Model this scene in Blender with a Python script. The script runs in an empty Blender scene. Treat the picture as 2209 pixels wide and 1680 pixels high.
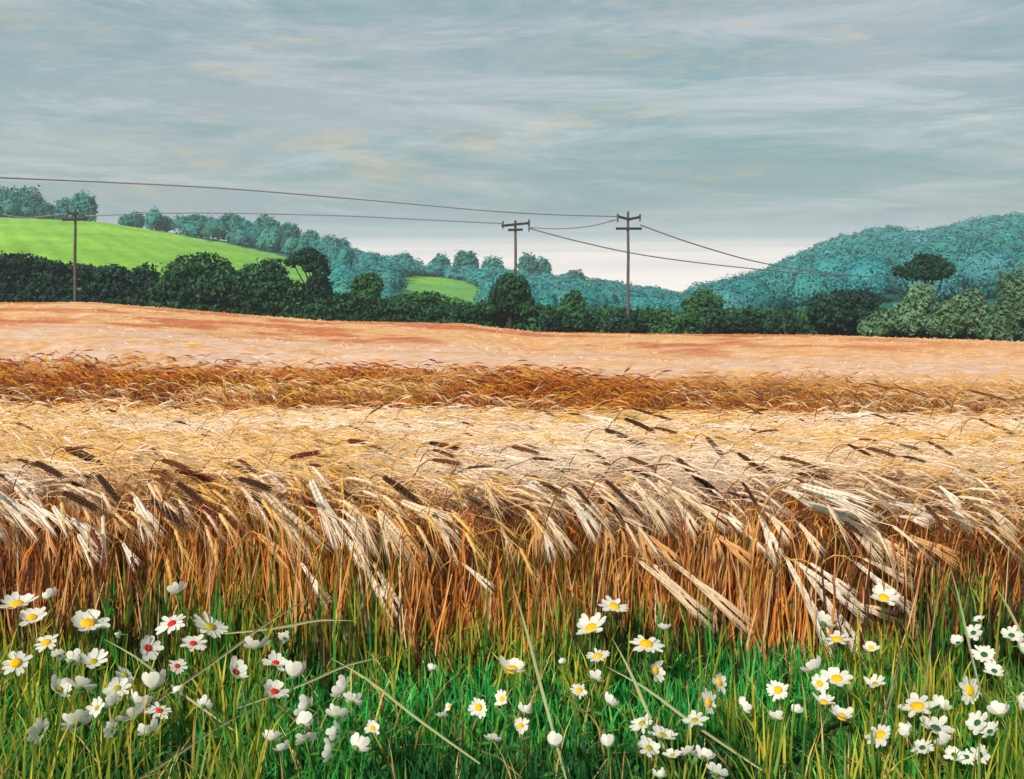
import bpy, math, random
import numpy as np
from mathutils import Vector, Matrix

# ------------------------------------------------------------------ camera, world, sun, exposure
SC = bpy.context.scene
COL = SC.collection
F = 1913.0            # focal length in picture units (picture = 2209 x 1680 units)
CU, HV = 1104.5, 500.0
EYE = 1.7
cam_d = bpy.data.cameras.new('camera')
cam = bpy.data.objects.new('camera', cam_d); COL.objects.link(cam)
cam.location = (0, 0, EYE); cam.rotation_euler = (math.radians(90), 0, 0)
cam_d.sensor_fit = 'HORIZONTAL'; cam_d.sensor_width = 36.0
cam_d.lens = 36.0 * F / 2209.0
cam_d.shift_y = -(840.0 - HV) / 2209.0
cam_d.clip_start = 0.05; cam_d.clip_end = 40000
SC.camera = cam

SUN_EL, SUN_AZ = math.radians(38), math.radians(212)     # azimuth clockwise from +Y: behind the camera, to the left
w = bpy.data.worlds.new('World'); SC.world = w; w.use_nodes = True
nt = w.node_tree; nt.nodes.clear()
def N(tree, kind, **kw):
    n = tree.nodes.new(kind)
    for k, v in kw.items(): setattr(n, k, v)
    return n
def build_world():
    out = N(nt, 'ShaderNodeOutputWorld'); bg = N(nt, 'ShaderNodeBackground')
    bg.inputs['Strength'].default_value = 0.106
    sky = N(nt, 'ShaderNodeTexSky', sky_type='NISHITA', sun_disc=False)
    sky.sun_elevation = SUN_EL; sky.sun_rotation = SUN_AZ
    sky.air_density = 1.2; sky.dust_density = 2.5
    tc = N(nt, 'ShaderNodeTexCoord')
    L = nt.links.new
    def noise(rot, scale, loc, s, detail, rough, dist=0.0):
        mp = N(nt, 'ShaderNodeMapping'); mp.inputs['Rotation'].default_value = (0, math.radians(rot), 0)
        mp.inputs['Scale'].default_value = scale; mp.inputs['Location'].default_value = loc
        L(tc.outputs['Generated'], mp.inputs['Vector'])
        nz = N(nt, 'ShaderNodeTexNoise'); nz.inputs['Scale'].default_value = s
        nz.inputs['Detail'].default_value = detail; nz.inputs['Roughness'].default_value = rough
        nz.inputs['Distortion'].default_value = dist
        L(mp.outputs['Vector'], nz.inputs['Vector'])
        return nz.outputs['Fac']
    def ramp(fac, stops):
        r = N(nt, 'ShaderNodeValToRGB'); e = r.color_ramp.elements
        for i, (p, c) in enumerate(stops):
            el = e[i] if i < 2 else e.new(p)
            el.position = p; el.color = (c[0], c[1], c[2], 1)
        L(fac, r.inputs['Fac']); return r.outputs['Color']
    def mix(f, a, b, mode='MIX'):
        m = N(nt, 'ShaderNodeMix', data_type='RGBA', blend_type=mode)
        if isinstance(f, float): m.inputs[0].default_value = f
        else: L(f, m.inputs[0])
        for sock, val in ((6, a), (7, b)):
            if isinstance(val, tuple): m.inputs[sock].default_value = (*val, 1)
            else: L(val, m.inputs[sock])
        return m.outputs[2]
    g = lambda x: (x, x, x)
    # slate-teal cloud base, lilac and pale streaks drawn along the wind, faint warm breaks
    f1 = ramp(noise(12, (1.0, 1.0, 4.6), (0.3, 0, 0.2), 2.3, 12, 0.7, 0.3), [(0.42, g(0)), (0.60, g(1))])
    f2 = ramp(noise(14, (0.9, 0.9, 7.5), (3.1, 0, 1.2), 3.4, 12, 0.74, 0.6), [(0.47, g(0)), (0.74, g(1))])
    f3 = ramp(noise(9, (1.2, 1.2, 5.0), (7.7, 2, 0.4), 4.6, 12, 0.78, 0.3), [(0.54, g(0)), (0.66, g(1))])
    f4 = ramp(noise(8, (1.0, 1.0, 4.0), (5.3, 1, 4.4), 1.6, 6, 0.6, 0.2), [(0.42, g(0)), (0.66, g(1))])
    f5 = ramp(noise(10, (1.0, 1.0, 6.5), (1.4, 5, 2.2), 2.6, 10, 0.7, 0.6), [(0.49, g(0)), (0.66, g(.9))])
    c = mix(f1, (1.65, 2.55, 2.7), (2.45, 3.0, 3.15))
    c = mix(f4, c, (2.75, 2.95, 3.1))
    c = mix(f2, c, (4.1, 4.35, 4.35))
    warm = N(nt, 'ShaderNodeMath', operation='MULTIPLY'); L(f3, warm.inputs[0]); warm.inputs[1].default_value = 0.5
    c = mix(warm.outputs[0], c, (4.3, 3.5, 2.1))
    # a lighter ceiling overhead, heavier slate towards the horizon, as the whole cloud deck shows
    c = mix(f5, c, (1.45, 2.35, 2.5))
    c = mix(0.1, c, sky.outputs['Color'])
    L(c, bg.inputs['Color']); L(bg.outputs[0], out.inputs['Surface'])
build_world()

sun_d = bpy.data.lights.new('sun', 'SUN'); sun_d.energy = 3.7; sun_d.angle = math.radians(4)
sun_d.color = (1.0, 0.93, 0.82)
sun = bpy.data.objects.new('sun', sun_d); COL.objects.link(sun)
sd = Vector((math.sin(SUN_AZ) * math.cos(SUN_EL), math.cos(SUN_AZ) * math.cos(SUN_EL), math.sin(SUN_EL)))
sun.rotation_euler = sd.to_track_quat('Z', 'Y').to_euler(); sun.location = sd * 50
vs = SC.view_settings
vs.view_transform = 'Standard'; vs.look = 'None'; vs.gamma = 1.0; vs.exposure = 0.6; vs.use_curve_mapping = False

# ------------------------------------------------------------------ helpers
RNG = np.random.default_rng(26)
random.seed(24)
def lin(r, g, b):
    f = lambda c: (c / 255 / 12.92) if c <= 10 else ((c / 255 + 0.055) / 1.055) ** 2.4
    return np.array([f(r), f(g), f(b)])
def at(u, v, Y):
    return np.array([(u - CU) / F * Y, Y, EYE - (v - HV) / F * Y])
def _hash(ix, iy, s):
    h = np.sin(ix * 127.1 + iy * 311.7 + s * 74.7) * 43758.5453
    return h - np.floor(h)
def vnoise(x, y, s=0):
    ix, iy = np.floor(x), np.floor(y); fx, fy = x - ix, y - iy
    fx = fx * fx * (3 - 2 * fx); fy = fy * fy * (3 - 2 * fy)
    a = _hash(ix, iy, s); b = _hash(ix + 1, iy, s); c = _hash(ix, iy + 1, s); d = _hash(ix + 1, iy + 1, s)
    return (a * (1 - fx) + b * fx) * (1 - fy) + (c * (1 - fx) + d * fx) * fy
def fbm(x, y, s=0, o=3):
    t = 0; a = 0.5; n = 0
    for i in range(o):
        t = t + a * vnoise(x * 2 ** i, y * 2 ** i, s + i * 3.3); n += a; a *= 0.5
    return t / n
def smooth(a, b, x):
    t = np.clip((x - a) / (b - a), 0, 1); return t * t * (3 - 2 * t)

class MB:
    """collects vertices, faces and vertex colours; build() links them as ONE mesh object"""
    def __init__(self): self.v, self.f, self.c, self.n = [], [], [], 0
    def add(self, v, f, c):
        v = np.asarray(v, float).reshape(-1, 3); f = np.asarray(f, int)
        c = np.asarray(c, float)
        if c.ndim == 1: c = np.tile(c, (len(v), 1))
        self.v.append(v); self.f.append(f + self.n); self.c.append(c[:, :3]); self.n += len(v)
    def mesh(self, name, smooth_shade=True):
        V = np.concatenate(self.v); C = np.concatenate(self.c)
        lt = np.concatenate([np.full(len(f), f.shape[1]) for f in self.f])
        li = np.concatenate([f.ravel() for f in self.f])
        me = bpy.data.meshes.new(name)
        me.vertices.add(len(V)); me.vertices.foreach_set('co', V.astype(np.float32).ravel())
        me.loops.add(len(li)); me.loops.foreach_set('vertex_index', li.astype(np.int32))
        me.polygons.add(len(lt))
        me.polygons.foreach_set('loop_start', np.concatenate([[0], np.cumsum(lt)[:-1]]).astype(np.int32))
        me.polygons.foreach_set('use_smooth', np.full(len(lt), smooth_shade))
        a = me.attributes.new('tint', 'FLOAT_COLOR', 'POINT')
        a.data.foreach_set('color', np.concatenate([C, np.ones((len(C), 1))], 1).astype(np.float32).ravel())
        me.update(calc_edges=True)
        return me
    def build(self, name, mat, parent=None, smooth_shade=True):
        me = self.mesh(name, smooth_shade); me.materials.append(mat)
        return link(name, me, parent)
def link(name, me, parent=None):
    o = bpy.data.objects.new(name, me); COL.objects.link(o)
    if parent is not None: o.parent = parent
    return o
def empty(name, loc=(0, 0, 0)):
    o = bpy.data.objects.new(name, None); COL.objects.link(o); o.location = tuple(loc)
    o.empty_display_size = 0.1; return o
def tag(o, label=None, cat=None, group=None, kind=None):
    if label: o['label'] = label
    if cat: o['category'] = cat
    if group: o['group'] = group
    if kind: o['kind'] = kind
    return o
ORD = ['', 'first', 'second', 'third', 'fourth', 'fifth', 'sixth', 'seventh', 'eighth', 'ninth', 'tenth', 'eleventh', 'twelfth',
       'thirteenth', 'fourteenth', 'fifteenth', 'sixteenth', 'seventeenth', 'eighteenth', 'nineteenth', 'twentieth']
def ordinal(i, n):
    """place in a row of n counted from the nearer end (i from 1, left to right)"""
    if i == 1: return 'leftmost'
    if i == n: return 'rightmost'
    j, side = (i, 'left') if i <= (n + 1) // 2 else (n + 1 - i, 'right')
    return (ORD[j] if j < len(ORD) else '%dth' % j) + ' from ' + side

def tube(mb, P, rad, col, sides=5, cap=True):
    """P (k,3) path, rad scalar or (k,)"""
    P = np.asarray(P, float); k = len(P); rad = np.broadcast_to(rad, (k,))
    T = np.gradient(P, axis=0); T /= np.linalg.norm(T, axis=1, keepdims=True) + 1e-9
    ref = np.array([0.0, 1.0, 0.0]) if abs(T[0, 1]) < 0.8 else np.array([1.0, 0, 0])
    A = np.cross(T, ref); A /= np.linalg.norm(A, axis=1, keepdims=True) + 1e-9
    B = np.cross(T, A)
    an = np.arange(sides) / sides * 2 * math.pi
    V = P[:, None, :] + rad[:, None, None] * (np.cos(an)[None, :, None] * A[:, None, :] + np.sin(an)[None, :, None] * B[:, None, :])
    i = np.arange(k - 1)[:, None] * sides; j = np.arange(sides)[None, :]; j2 = (j + 1) % sides
    fq = np.stack([i + j, i + j2, i + sides + j2, i + sides + j], -1).reshape(-1, 4)
    c = np.asarray(col, float)
    if c.ndim == 2: c = np.repeat(c, sides, 0)
    mb.add(V, fq, c)
    if cap:
        base = V.reshape(-1, 3)
        for s0, idx in ((0, np.arange(sides)[::-1]), ((k - 1) * sides, np.arange(sides))):
            mb.add(base[s0:s0 + sides], idx[None, :], c[s0:s0 + sides] if c.ndim == 2 else c)
def box(mb, c, s, col, rot=None):
    c = np.asarray(c, float); s = np.asarray(s, float) / 2
    v = np.array([[x, y, z] for x in (-1, 1) for y in (-1, 1) for z in (-1, 1)], float) * s
    if rot is not None: v = v @ np.asarray(rot).T
    f = np.array([[0, 1, 3, 2], [4, 6, 7, 5], [0, 4, 5, 1], [2, 3, 7, 6], [0, 2, 6, 4], [1, 5, 7, 3]])
    mb.add(v + c, f, col)

# ------------------------------------------------------------------ materials (all procedural)
def tint_mat(name, transl=0.3, rough=0.65, spec=0.15, var=0.25, vscale=3.0, bump=0.0):
    m = bpy.data.materials.new(name); m.use_nodes = True; t = m.node_tree; t.nodes.clear(); L = t.links.new
    out = N(t, 'ShaderNodeOutputMaterial'); at_ = N(t, 'ShaderNodeAttribute'); at_.attribute_name = 'tint'
    geo = N(t, 'ShaderNodeNewGeometry')
    nz = N(t, 'ShaderNodeTexNoise'); nz.inputs['Scale'].default_value = vscale; nz.inputs['Detail'].default_value = 4
    L(geo.outputs['Position'], nz.inputs['Vector'])
    mr = N(t, 'ShaderNodeMapRange'); mr.inputs['From Min'].default_value = 0.3; mr.inputs['From Max'].default_value = 0.7
    mr.inputs['To Min'].default_value = 1 - var; mr.inputs['To Max'].default_value = 1 + var
    L(nz.outputs['Fac'], mr.inputs['Value'])
    hs = N(t, 'ShaderNodeHueSaturation'); L(mr.outputs[0], hs.inputs['Value']); L(at_.outputs['Color'], hs.inputs['Color'])
    p = N(t, 'ShaderNodeBsdfPrincipled'); L(hs.outputs[0], p.inputs['Base Color'])
    p.inputs['Roughness'].default_value = rough; p.inputs['Specular IOR Level'].default_value = spec
    if bump:
        b = N(t, 'ShaderNodeBump'); b.inputs['Strength'].default_value = bump; b.inputs['Distance'].default_value = 0.02
        L(nz.outputs['Fac'], b.inputs['Height']); L(b.outputs[0], p.inputs['Normal'])
    if transl:
        tr = N(t, 'ShaderNodeBsdfTranslucent'); L(hs.outputs[0], tr.inputs['Color'])
        mx = N(t, 'ShaderNodeMixShader'); mx.inputs[0].default_value = transl
        L(p.outputs[0], mx.inputs[1]); L(tr.outputs[0], mx.inputs[2]); L(mx.outputs[0], out.inputs['Surface'])
    else: L(p.outputs[0], out.inputs['Surface'])
    return m
M_BARLEY = tint_mat('barley_straw', 0.42, 0.6, 0.15, 0.12, 5)
M_GRASS = tint_mat('grass_leaf', 0.35, 0.5, 0.25, 0.2, 6)
M_LEAF = tint_mat('hedge_leaf', 0.25, 0.6, 0.2, 0.3, 0.35)
M_WOODS = tint_mat('distant_leaf', 0.3, 0.85, 0.05, 0.22, 0.6)
M_PETAL = tint_mat('daisy_petal', 0.42, 0.7, 0.08, 0.08, 60)
M_DISC = tint_mat('daisy_disc', 0.0, 0.8, 0.1, 0.25, 300, 0.6)
M_STEM = tint_mat('green_stem', 0.15, 0.5, 0.25, 0.2, 10)
M_BARK = tint_mat('bark', 0.0, 0.9, 0.1, 0.3, 4, 0.5)
M_POLE = tint_mat('weathered_pole', 0.0, 0.85, 0.15, 0.3, 2.5, 0.4)
M_WIRE = tint_mat('cable', 0.0, 0.6, 0.3, 0.1, 1)
M_GROUND = tint_mat('ground_cover', 0.0, 0.95, 0.05, 0.22, 0.6, 0.4)

# ------------------------------------------------------------------ terrain
HB_U = [-900, 0, 200, 350, 700, 1000, 1150, 1400, 1750, 2209, 3200]
HB_V = [638, 650, 650, 662, 690, 696, 714, 718, 720, 735, 752]
CR_U = [-1400, -800, 0, 220, 450, 680, 900, 1180, 1400, 1500, 1560, 1650, 1740, 1800, 1890, 1980, 2050, 2150, 2209, 3000, 3800]
CR_V = [420, 432, 466, 478, 513, 548, 584, 614, 642, 656, 640, 612, 570, 540, 520, 528, 512, 492, 490, 470, 465]
YC_U = [-1400, 1200, 1420, 1600, 3800]
YC_V = [320, 325, 345, 470, 480]
SEA = -30.0
def ground(X, Y):
    X = np.asarray(X, float); Y = np.asarray(Y, float); Ys = np.maximum(Y, 0.5)
    u = np.clip(CU + F * X / Ys, -1400, 3800)
    zb = EYE - (np.interp(u, HB_U, HB_V) - HV) / F * 85 - 0.62
    yc = np.interp(u, YC_U, YC_V); zc = EYE - (np.interp(u, CR_U, CR_V) - HV) / F * yc
    near = np.interp(Y, [3.7, 8.5, 11.5], [0, -0.74, -0.84])
    tilt = -0.014 * np.clip(X, -14, 14) * smooth(2, 9, Y)
    t = np.clip((Y - 11.5) / (85 - 11.5), 0, 1)
    z = near + tilt * (1 - t) + (zb + 0.84) * t
    z = z + np.sin(Y * 0.16 + X * 0.05) * 0.22 * smooth(12, 30, Y) * (1 - smooth(60, 85, Y))
    t2 = np.clip((Y - 88) / (yc - 88), 0, 1)
    far = (zb - 2.5 * smooth(0, 0.12, t2)) * (1 - t2) + zc * t2
    t3 = np.clip((Y - yc) / (yc * 0.28), 0, 1)
    far = far * (1 - t3 ** 1.3) + (SEA - 8) * t3 ** 1.3
    z = np.where(Y > 88, far, z)
    z = np.where(Y > yc * 1.28, SEA - 8, z)
    return z + (fbm(X * 1.3, Y * 1.3, 5) - 0.5) * 0.05
def g1(x, y): return float(ground(np.array([x]), np.array([y]))[0])

PA_U = [-1400, 0, 200, 400, 600, 720, 735]; PA_V = [430, 469, 476, 508, 548, 590, 640]      # upper edge of the left pasture
def in_pasture(X, Y, Z):
    u = CU + F * X / Y; v = HV + (EYE - Z) * F / Y
    wob = (fbm(u / 60, v / 14, 8) - 0.5) * 14
    a = (u + wob < 733) & (v + wob * 0.4 > np.interp(u, PA_U, PA_V))
    b = (u + wob > 850) & (u - wob < 1066) & (v + wob * .3 > np.interp(u, [850, 900, 1000, 1060], [604, 595, 606, 630])) & (v < 668)
    return (Y > 92) & (a | b)

def build_ground():
    us = np.concatenate([np.linspace(-6000, -1450, 12), np.linspace(-1400, 3600, 330), np.linspace(3700, 8500, 12)])
    ys = np.concatenate([[-40, -10, -3], np.linspace(-1, 1.4, 6), np.geomspace(1.5, 640, 210), [720, 900]])
    U, Y = np.meshgrid(us, ys); X = (U - CU) / F * np.where(Y < 1.5, 1.5, Y)
    X = np.where(Y < 1.5, X * (1 + (1.5 - Y) * 0.7), X)
    Z = ground(X, Y)
    n1 = fbm(X * 0.5, Y * 0.5, 1)[..., None]; n2 = fbm(X * 0.06, Y * 0.05, 2)[..., None]
    turf = lin(46, 96, 34) * (0.75 + 0.5 * n1); soil = lin(104, 80, 44) * (0.7 + 0.5 * n1)
    crop = lin(205, 150, 84) * (0.85 + 0.3 * n2)
    past = lin(126, 172, 60) * (0.72 + 0.5 * n2) + lin(40, 60, 10) * (n1 - .5)
    kk = (smooth(250, 760, U) * smooth(.3, .62, fbm(X * .035, Y * .02, 71)))[..., None] * .5
    past = past * (1 - kk) + lin(72, 140, 92) * kk
    past = past * (1 + .10 * np.sin(X * .9 + Y * .55 + 3 * fbm(X * .05, Y * .05, 73)))[..., None] * (.82 + .36 * fbm(X * .09, Y * .06, 75))[..., None]
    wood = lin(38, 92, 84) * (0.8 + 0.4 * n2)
    edge = smooth(3.4, 3.8, Y + (n1[..., 0] - .5) * .3)[..., None]
    c = turf * (1 - edge) + soil * edge
    k = smooth(11, 14, Y)[..., None]; c = c * (1 - k) + crop * k
    hed = lin(50, 70, 34); c = np.where((Y > 84)[..., None], hed, c)
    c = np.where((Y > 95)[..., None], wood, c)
    pm = in_pasture(X, np.maximum(Y, 1), Z)[..., None]
    c = np.where(pm, past, c)
    nr, nc = U.shape
    i = np.arange(nr - 1)[:, None] * nc + np.arange(nc - 1)[None, :]
    f = np.stack([i, i + 1, i + nc + 1, i + nc], -1).reshape(-1, 4)
    mb = MB(); mb.add(np.stack([X, Y, Z], -1), f, c.reshape(-1, 3))
    tag(mb.build('ground', M_GROUND), kind='structure')
build_ground()

def build_sea():
    m = bpy.data.materials.new('sea_water'); m.use_nodes = True; t = m.node_tree; L = t.links.new
    p = t.nodes['Principled BSDF']; p.inputs['Roughness'].default_value = 0.5
    p.inputs['IOR'].default_value = 1.33
    geo = N(t, 'ShaderNodeNewGeometry'); mp = N(t, 'ShaderNodeMapping'); mp.inputs['Scale'].default_value = (0.0011, 0.0016, 1)
    L(geo.outputs['Position'], mp.inputs['Vector'])
    nz = N(t, 'ShaderNodeTexNoise'); nz.inputs['Scale'].default_value = 1.0; nz.inputs['Detail'].default_value = 5
    L(mp.outputs[0], nz.inputs['Vector'])
    r = N(t, 'ShaderNodeValToRGB'); r.color_ramp.elements[0].position = 0.35; r.color_ramp.elements[1].position = 0.65
    r.color_ramp.elements[0].color = (*lin(214, 204, 206), 1); r.color_ramp.elements[1].color = (*lin(250, 238, 232), 1)
    L(nz.outputs['Fac'], r.inputs['Fac']); L(r.outputs[0], p.inputs['Base Color'])
    w1 = N(t, 'ShaderNodeTexNoise'); w1.inputs['Scale'].default_value = 0.02; w1.inputs['Detail'].default_value = 3
    L(geo.outputs['Position'], w1.inputs['Vector'])
    b = N(t, 'ShaderNodeBump'); b.inputs['Strength'].default_value = 0.12; b.inputs['Distance'].default_value = 1.0
    L(w1.outputs['Fac'], b.inputs['Height']); L(b.outputs[0], p.inputs['Normal'])
    mb = MB(); xs = np.linspace(-11500, 11500, 24); ys = np.concatenate([[300], np.geomspace(420, 14000, 30)])
    X, Y = np.meshgrid(xs, ys); nr, nc = X.shape
    i = np.arange(nr - 1)[:, None] * nc + np.arange(nc - 1)[None, :]
    f = np.stack([i, i + 1, i + nc + 1, i + nc], -1).reshape(-1, 4)
    mb.add(np.stack([X, Y, np.full_like(X, SEA)], -1), f, (1, 1, 1))
    tag(mb.build('sea', m), kind='structure')
build_sea()

# ------------------------------------------------------------------ foliage
def leaf_cards(mb, C, R, n, size, col, colvar=0.25, hollow=0.55, jit=0.65):
    """n small folded leaf clumps spread through an uneven ellipsoid of radii R about C"""
    d = RNG.normal(size=(n, 3)); d /= np.linalg.norm(d, axis=1, keepdims=True)
    lump = 0.62 + 0.72 * fbm(d[:, 0] * 2.6 + C[0], d[:, 2] * 2.6 + d[:, 1] * 1.7 + C[2], 3)
    r = (hollow + (1 - hollow) * RNG.random(n) ** 0.7) * lump
    if jit > .4: r = np.where(RNG.random(n) < .10, r * RNG.uniform(1.0, 1.28, n), r)
    P = np.asarray(C) + d * r[:, None] * np.asarray(R)
    nrm = d + RNG.normal(size=(n, 3)) * jit + np.array([0, 0, 0.25]); nrm /= np.linalg.norm(nrm, axis=1, keepdims=True)
    a = np.cross(nrm, RNG.normal(size=(n, 3))); a /= np.linalg.norm(a, axis=1, keepdims=True); b = np.cross(nrm, a)
    s = size * (0.55 + 0.9 * RNG.random(n))[:, None]
    V = np.stack([P - a * s, P - b * s * .55 + nrm * s * .12, P + a * s, P + b * s * .55 + nrm * s * .12], 1)
    tone = (1 + colvar * (RNG.random(n) * 2 - 1) + 0.35 * (fbm(P[:, 0] * 1.1 / R[0] * 2, P[:, 2] * 2 / R[2] + P[:, 1], 7) - 0.5))[:, None]
    c = np.asarray(col)[None, :] * tone
    c[:, 0] *= 1 + 0.25 * (RNG.random(n) - .5)
    mb.add(V, np.arange(n * 4).reshape(n, 4), np.repeat(c, 4, 0))

DARK = lin(38, 78, 48); DEEP = lin(30, 64, 50); MID = lin(54, 98, 54); SAGE = lin(86, 122, 86); TEAL = lin(66, 136, 128); TEAL2 = lin(68, 142, 142)  # TEAL tones carry part of the distance haze in the leaf colour
SPX = F
def tree(name, label, cat, Y, lobes, trunk, col, group=None, size=0.24, dens=1.0, mat=None, bark=lin(58, 46, 36)):
    """lobes: (u, v, ru, rv) in picture units at distance Y; trunk: (u, r_m)"""
    mat = mat or M_LEAF
    bx = (trunk[0] - CU) / F * Y; bz = g1(bx, Y); base = np.array([bx, Y, bz])
    root = tag(empty(name, base), label, cat, group)
    mb = MB(); tops = []
    for (u, v, ru, rv) in lobes:
        C = at(u, v, Y); R = np.array([ru, ru * 0.95, rv]) / F * Y
        if C[2] - R[2] < bz - 0.4 and C[2] > bz: pass
        n = int(dens * 26 * (R[0] * R[2] + R[0] * R[0] * .5) / size ** 2 * 0.36) + 40
        leaf_cards(mb, C - base, R, n, size, col); tops.append(C - base)
    mb.build('crown' if cat == 'tree' else 'foliage', mat, root, False)
    tb = MB(); top = max(tops, key=lambda p: p[2])
    h = max(top[2], 0.5)
    P = np.array([[0, 0, -0.3], [0.02, 0, h * .25], [top[0] * .3, 0, h * .55], [top[0] * .8, 0, h * .92]])
    tube(tb, P, np.array([1.25, 1.0, .75, .35]) * trunk[1], bark, 7)
    for p in tops:
        s = P[1] + (P[2] - P[1]) * 0.6; m_ = (s + p) / 2 + np.array([0, 0, -0.1 * h])
        tube(tb, np.array([s, m_, p]), np.array([.5, .36, .14]) * trunk[1], bark, 5)
    tb.build('trunk' if cat == 'tree' else 'stem', M_BARK, root)
    return root

def hedge(label, Y, us, tops, col, rows=2, size=0.22, depth=2.4):
    u0, u1 = us[0], us[-1]; c0 = at((u0 + u1) / 2, 0, Y)[0]
    base = np.array([c0, Y, g1(c0, Y)]); root = tag(empty('hedge', base), label, 'hedge', None)
    mb = MB(); sb = MB(); u = u0
    while u <= u1:
        vt = np.interp(u, us, tops) + random.uniform(-5, 5); x = (u - CU) / F * Y
        zg = g1(x, Y); zt = EYE - (vt - HV) / F * Y; hgt = max(zt - zg, 0.8)
        w_ = random.uniform(20, 34) / F * Y
        nl = max(2, int(round(hgt / 1.15)))
        for k in range(nl):
            zc = zg + hgt * (k + 0.5) / nl
            R = np.array([w_ * random.uniform(.85, 1.2), depth * .5 * random.uniform(.8, 1.1), hgt / nl * random.uniform(.62, .85)])
            if k == nl - 1: R[2] = hgt / nl * random.uniform(.5, .66)
            leaf_cards(mb, np.array([x, Y + random.uniform(-.4, .4), zc]) - base, R, int(200 * (R[0] * R[2] + .4)), size, np.asarray(col) * random.uniform(.85, 1.2))
        if random.random() < 0.6:
            tube(sb, np.array([[x, Y, zg - .2], [x + .1, Y, zg + hgt * .4], [x - .1, Y + .1, zg + hgt * .8]]) - base, np.array([.08, .06, .03]), lin(60, 48, 36), 5)
        u += random.uniform(20, 30)
    mb.build('foliage', M_LEAF, root, False); sb.build('stem', M_BARK, root)
    return root

hedge('tall dark green hedge at the left end of the field, behind the pole', 88.5, [-420, -200, 0, 60, 110, 200, 290, 345], [560, 548, 550, 550, 562, 572, 580, 612], DEEP)
hedge('lower green hedge along the middle of the field edge, below the rounded trees', 87.0, [345, 480, 600, 700, 850, 1000, 1160], [615, 602, 600, 632, 652, 662, 662], DARK)
hedge('low clipped dark hedge running right of the dome-shaped tree, behind the right pole', 86.0, [1160, 1300, 1500, 1620, 1740], [662, 664, 670, 668, 668], MID)
hedge('dark hedge at the right end behind the pale sage bushes', 89.5, [1730, 1800, 1900, 2000, 2209, 2600], [668, 672, 668, 672, 672, 660], DARK)
hedge('short flat-topped hedge strip in front of the small bright green field', 93.0, [855, 920, 995], [636, 634, 642], MID, size=.2, depth=1.6)

tree('hedgerow_tree', 'broad dark mound-shaped tree with a twin-peaked top, left of centre', 'tree', 87.5,
     [(400, 590, 45, 40), (440, 577, 40, 34), (478, 596, 34, 36), (380, 618, 42, 36), (448, 622, 60, 38), (492, 630, 26, 30)], (440, .22), DARK)
tree('hedgerow_tree', 'dark bushy tree between the twin-peaked mound and the hooked tree', 'tree', 86.8,
     [(585, 587, 32, 30), (548, 594, 38, 28), (520, 610, 34, 28), (575, 622, 48, 36), (610, 620, 22, 30)], (570, .2), np.asarray(DARK) * 1.2)
tree('hedgerow_tree', 'dark tree hooked over to the left like a breaking wave', 'tree', 86.3,
     [(630, 564, 15, 11), (648, 556, 22, 15), (668, 551, 24, 16), (686, 564, 20, 22), (692, 590, 18, 26), (682, 612, 22, 24), (700, 625, 20, 22), (664, 575, 16, 12)], (690, .24), DEEP, size=.19, dens=1.25)
tree('bush', 'small square dark bush right of the hooked tree', 'bush', 86.8,
     [(775, 617, 20, 24), (805, 617, 20, 24), (790, 607, 24, 20), (790, 640, 34, 22)], (790, .1), MID)
tree('bush', 'small pointed bush on top of the tall left hedge', 'bush', 88.0, [(312, 590, 24, 22), (330, 606, 20, 20)], (312, .1), DEEP)
tree('hedgerow_tree', 'round dome-shaped dark tree hiding the foot of the middle pole', 'tree', 85.6,
     [(1100, 632, 44, 40), (1080, 640, 26, 30), (1122, 640, 26, 30), (1100, 612, 30, 22), (1060, 662, 34, 18), (1130, 664, 34, 18)], (1100, .2), DARK, dens=1.1)
tree('bush', 'small loose green bush between dome-shaped tree and right pole', 'bush', 86.6, [(1236, 646, 19, 20), (1225, 655, 14, 16), (1250, 655, 14, 18)], (1236, .08), MID, dens=.7)
tree('bush', 'loose rounded dark bush above the hedge, right of the right pole', 'bush', 87.2, [(1515, 645, 26, 22), (1490, 656, 22, 16), (1540, 654, 24, 16)], (1515, .09), MID, dens=.8)
tree('bush', 'wide dark flat-topped thicket left of the sage bushes', 'bush', 86.6,
     [(1775, 655, 34, 26), (1820, 648, 40, 22), (1865, 645, 36, 18), (1800, 678, 44, 28), (1850, 675, 42, 24)], (1810, .1), DEEP)
for i, (u, v, ru, rv, lb) in enumerate([
        (1190, 690, 22, 20, 'low dark shrub at the field edge below the small loose bush'),
        (1243, 688, 30, 26, 'rounded dark shrub left of the foot of the right pole'),
        (1345, 692, 42, 24, 'dark spreading shrub at the foot of the right pole'),
        (1540, 686, 32, 28, 'dark upright shrub at the field edge under the loose rounded bush'),
        (1605, 692, 30, 22, 'middle one of three dark shrubs at the field edge, right of centre'),
        (1685, 690, 34, 24, 'dark shrub at the field edge left of the wide thicket')]):
    tree('shrub', lb, 'shrub', 84.6, [(u, v, ru, rv), (u - ru * .6, v + 8, ru * .6, rv * .7), (u + ru * .6, v + 8, ru * .6, rv * .7)], (u, .07), DEEP if i % 2 == 0 else DARK, 'dark shrubs along the field edge')
tree('hedgerow_tree', 'dark umbrella-topped tree standing above the pale bushes at the right', 'tree', 87.8,
     [(1995, 567, 26, 20), (1972, 578, 20, 17), (2018, 572, 24, 18), (2040, 582, 22, 15), (1962, 588, 20, 15), (1938, 585, 14, 11), (2012, 590, 30, 13), (1985, 585, 28, 16)], (1996, .22), DEEP, size=.19, dens=1.3)
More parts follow.
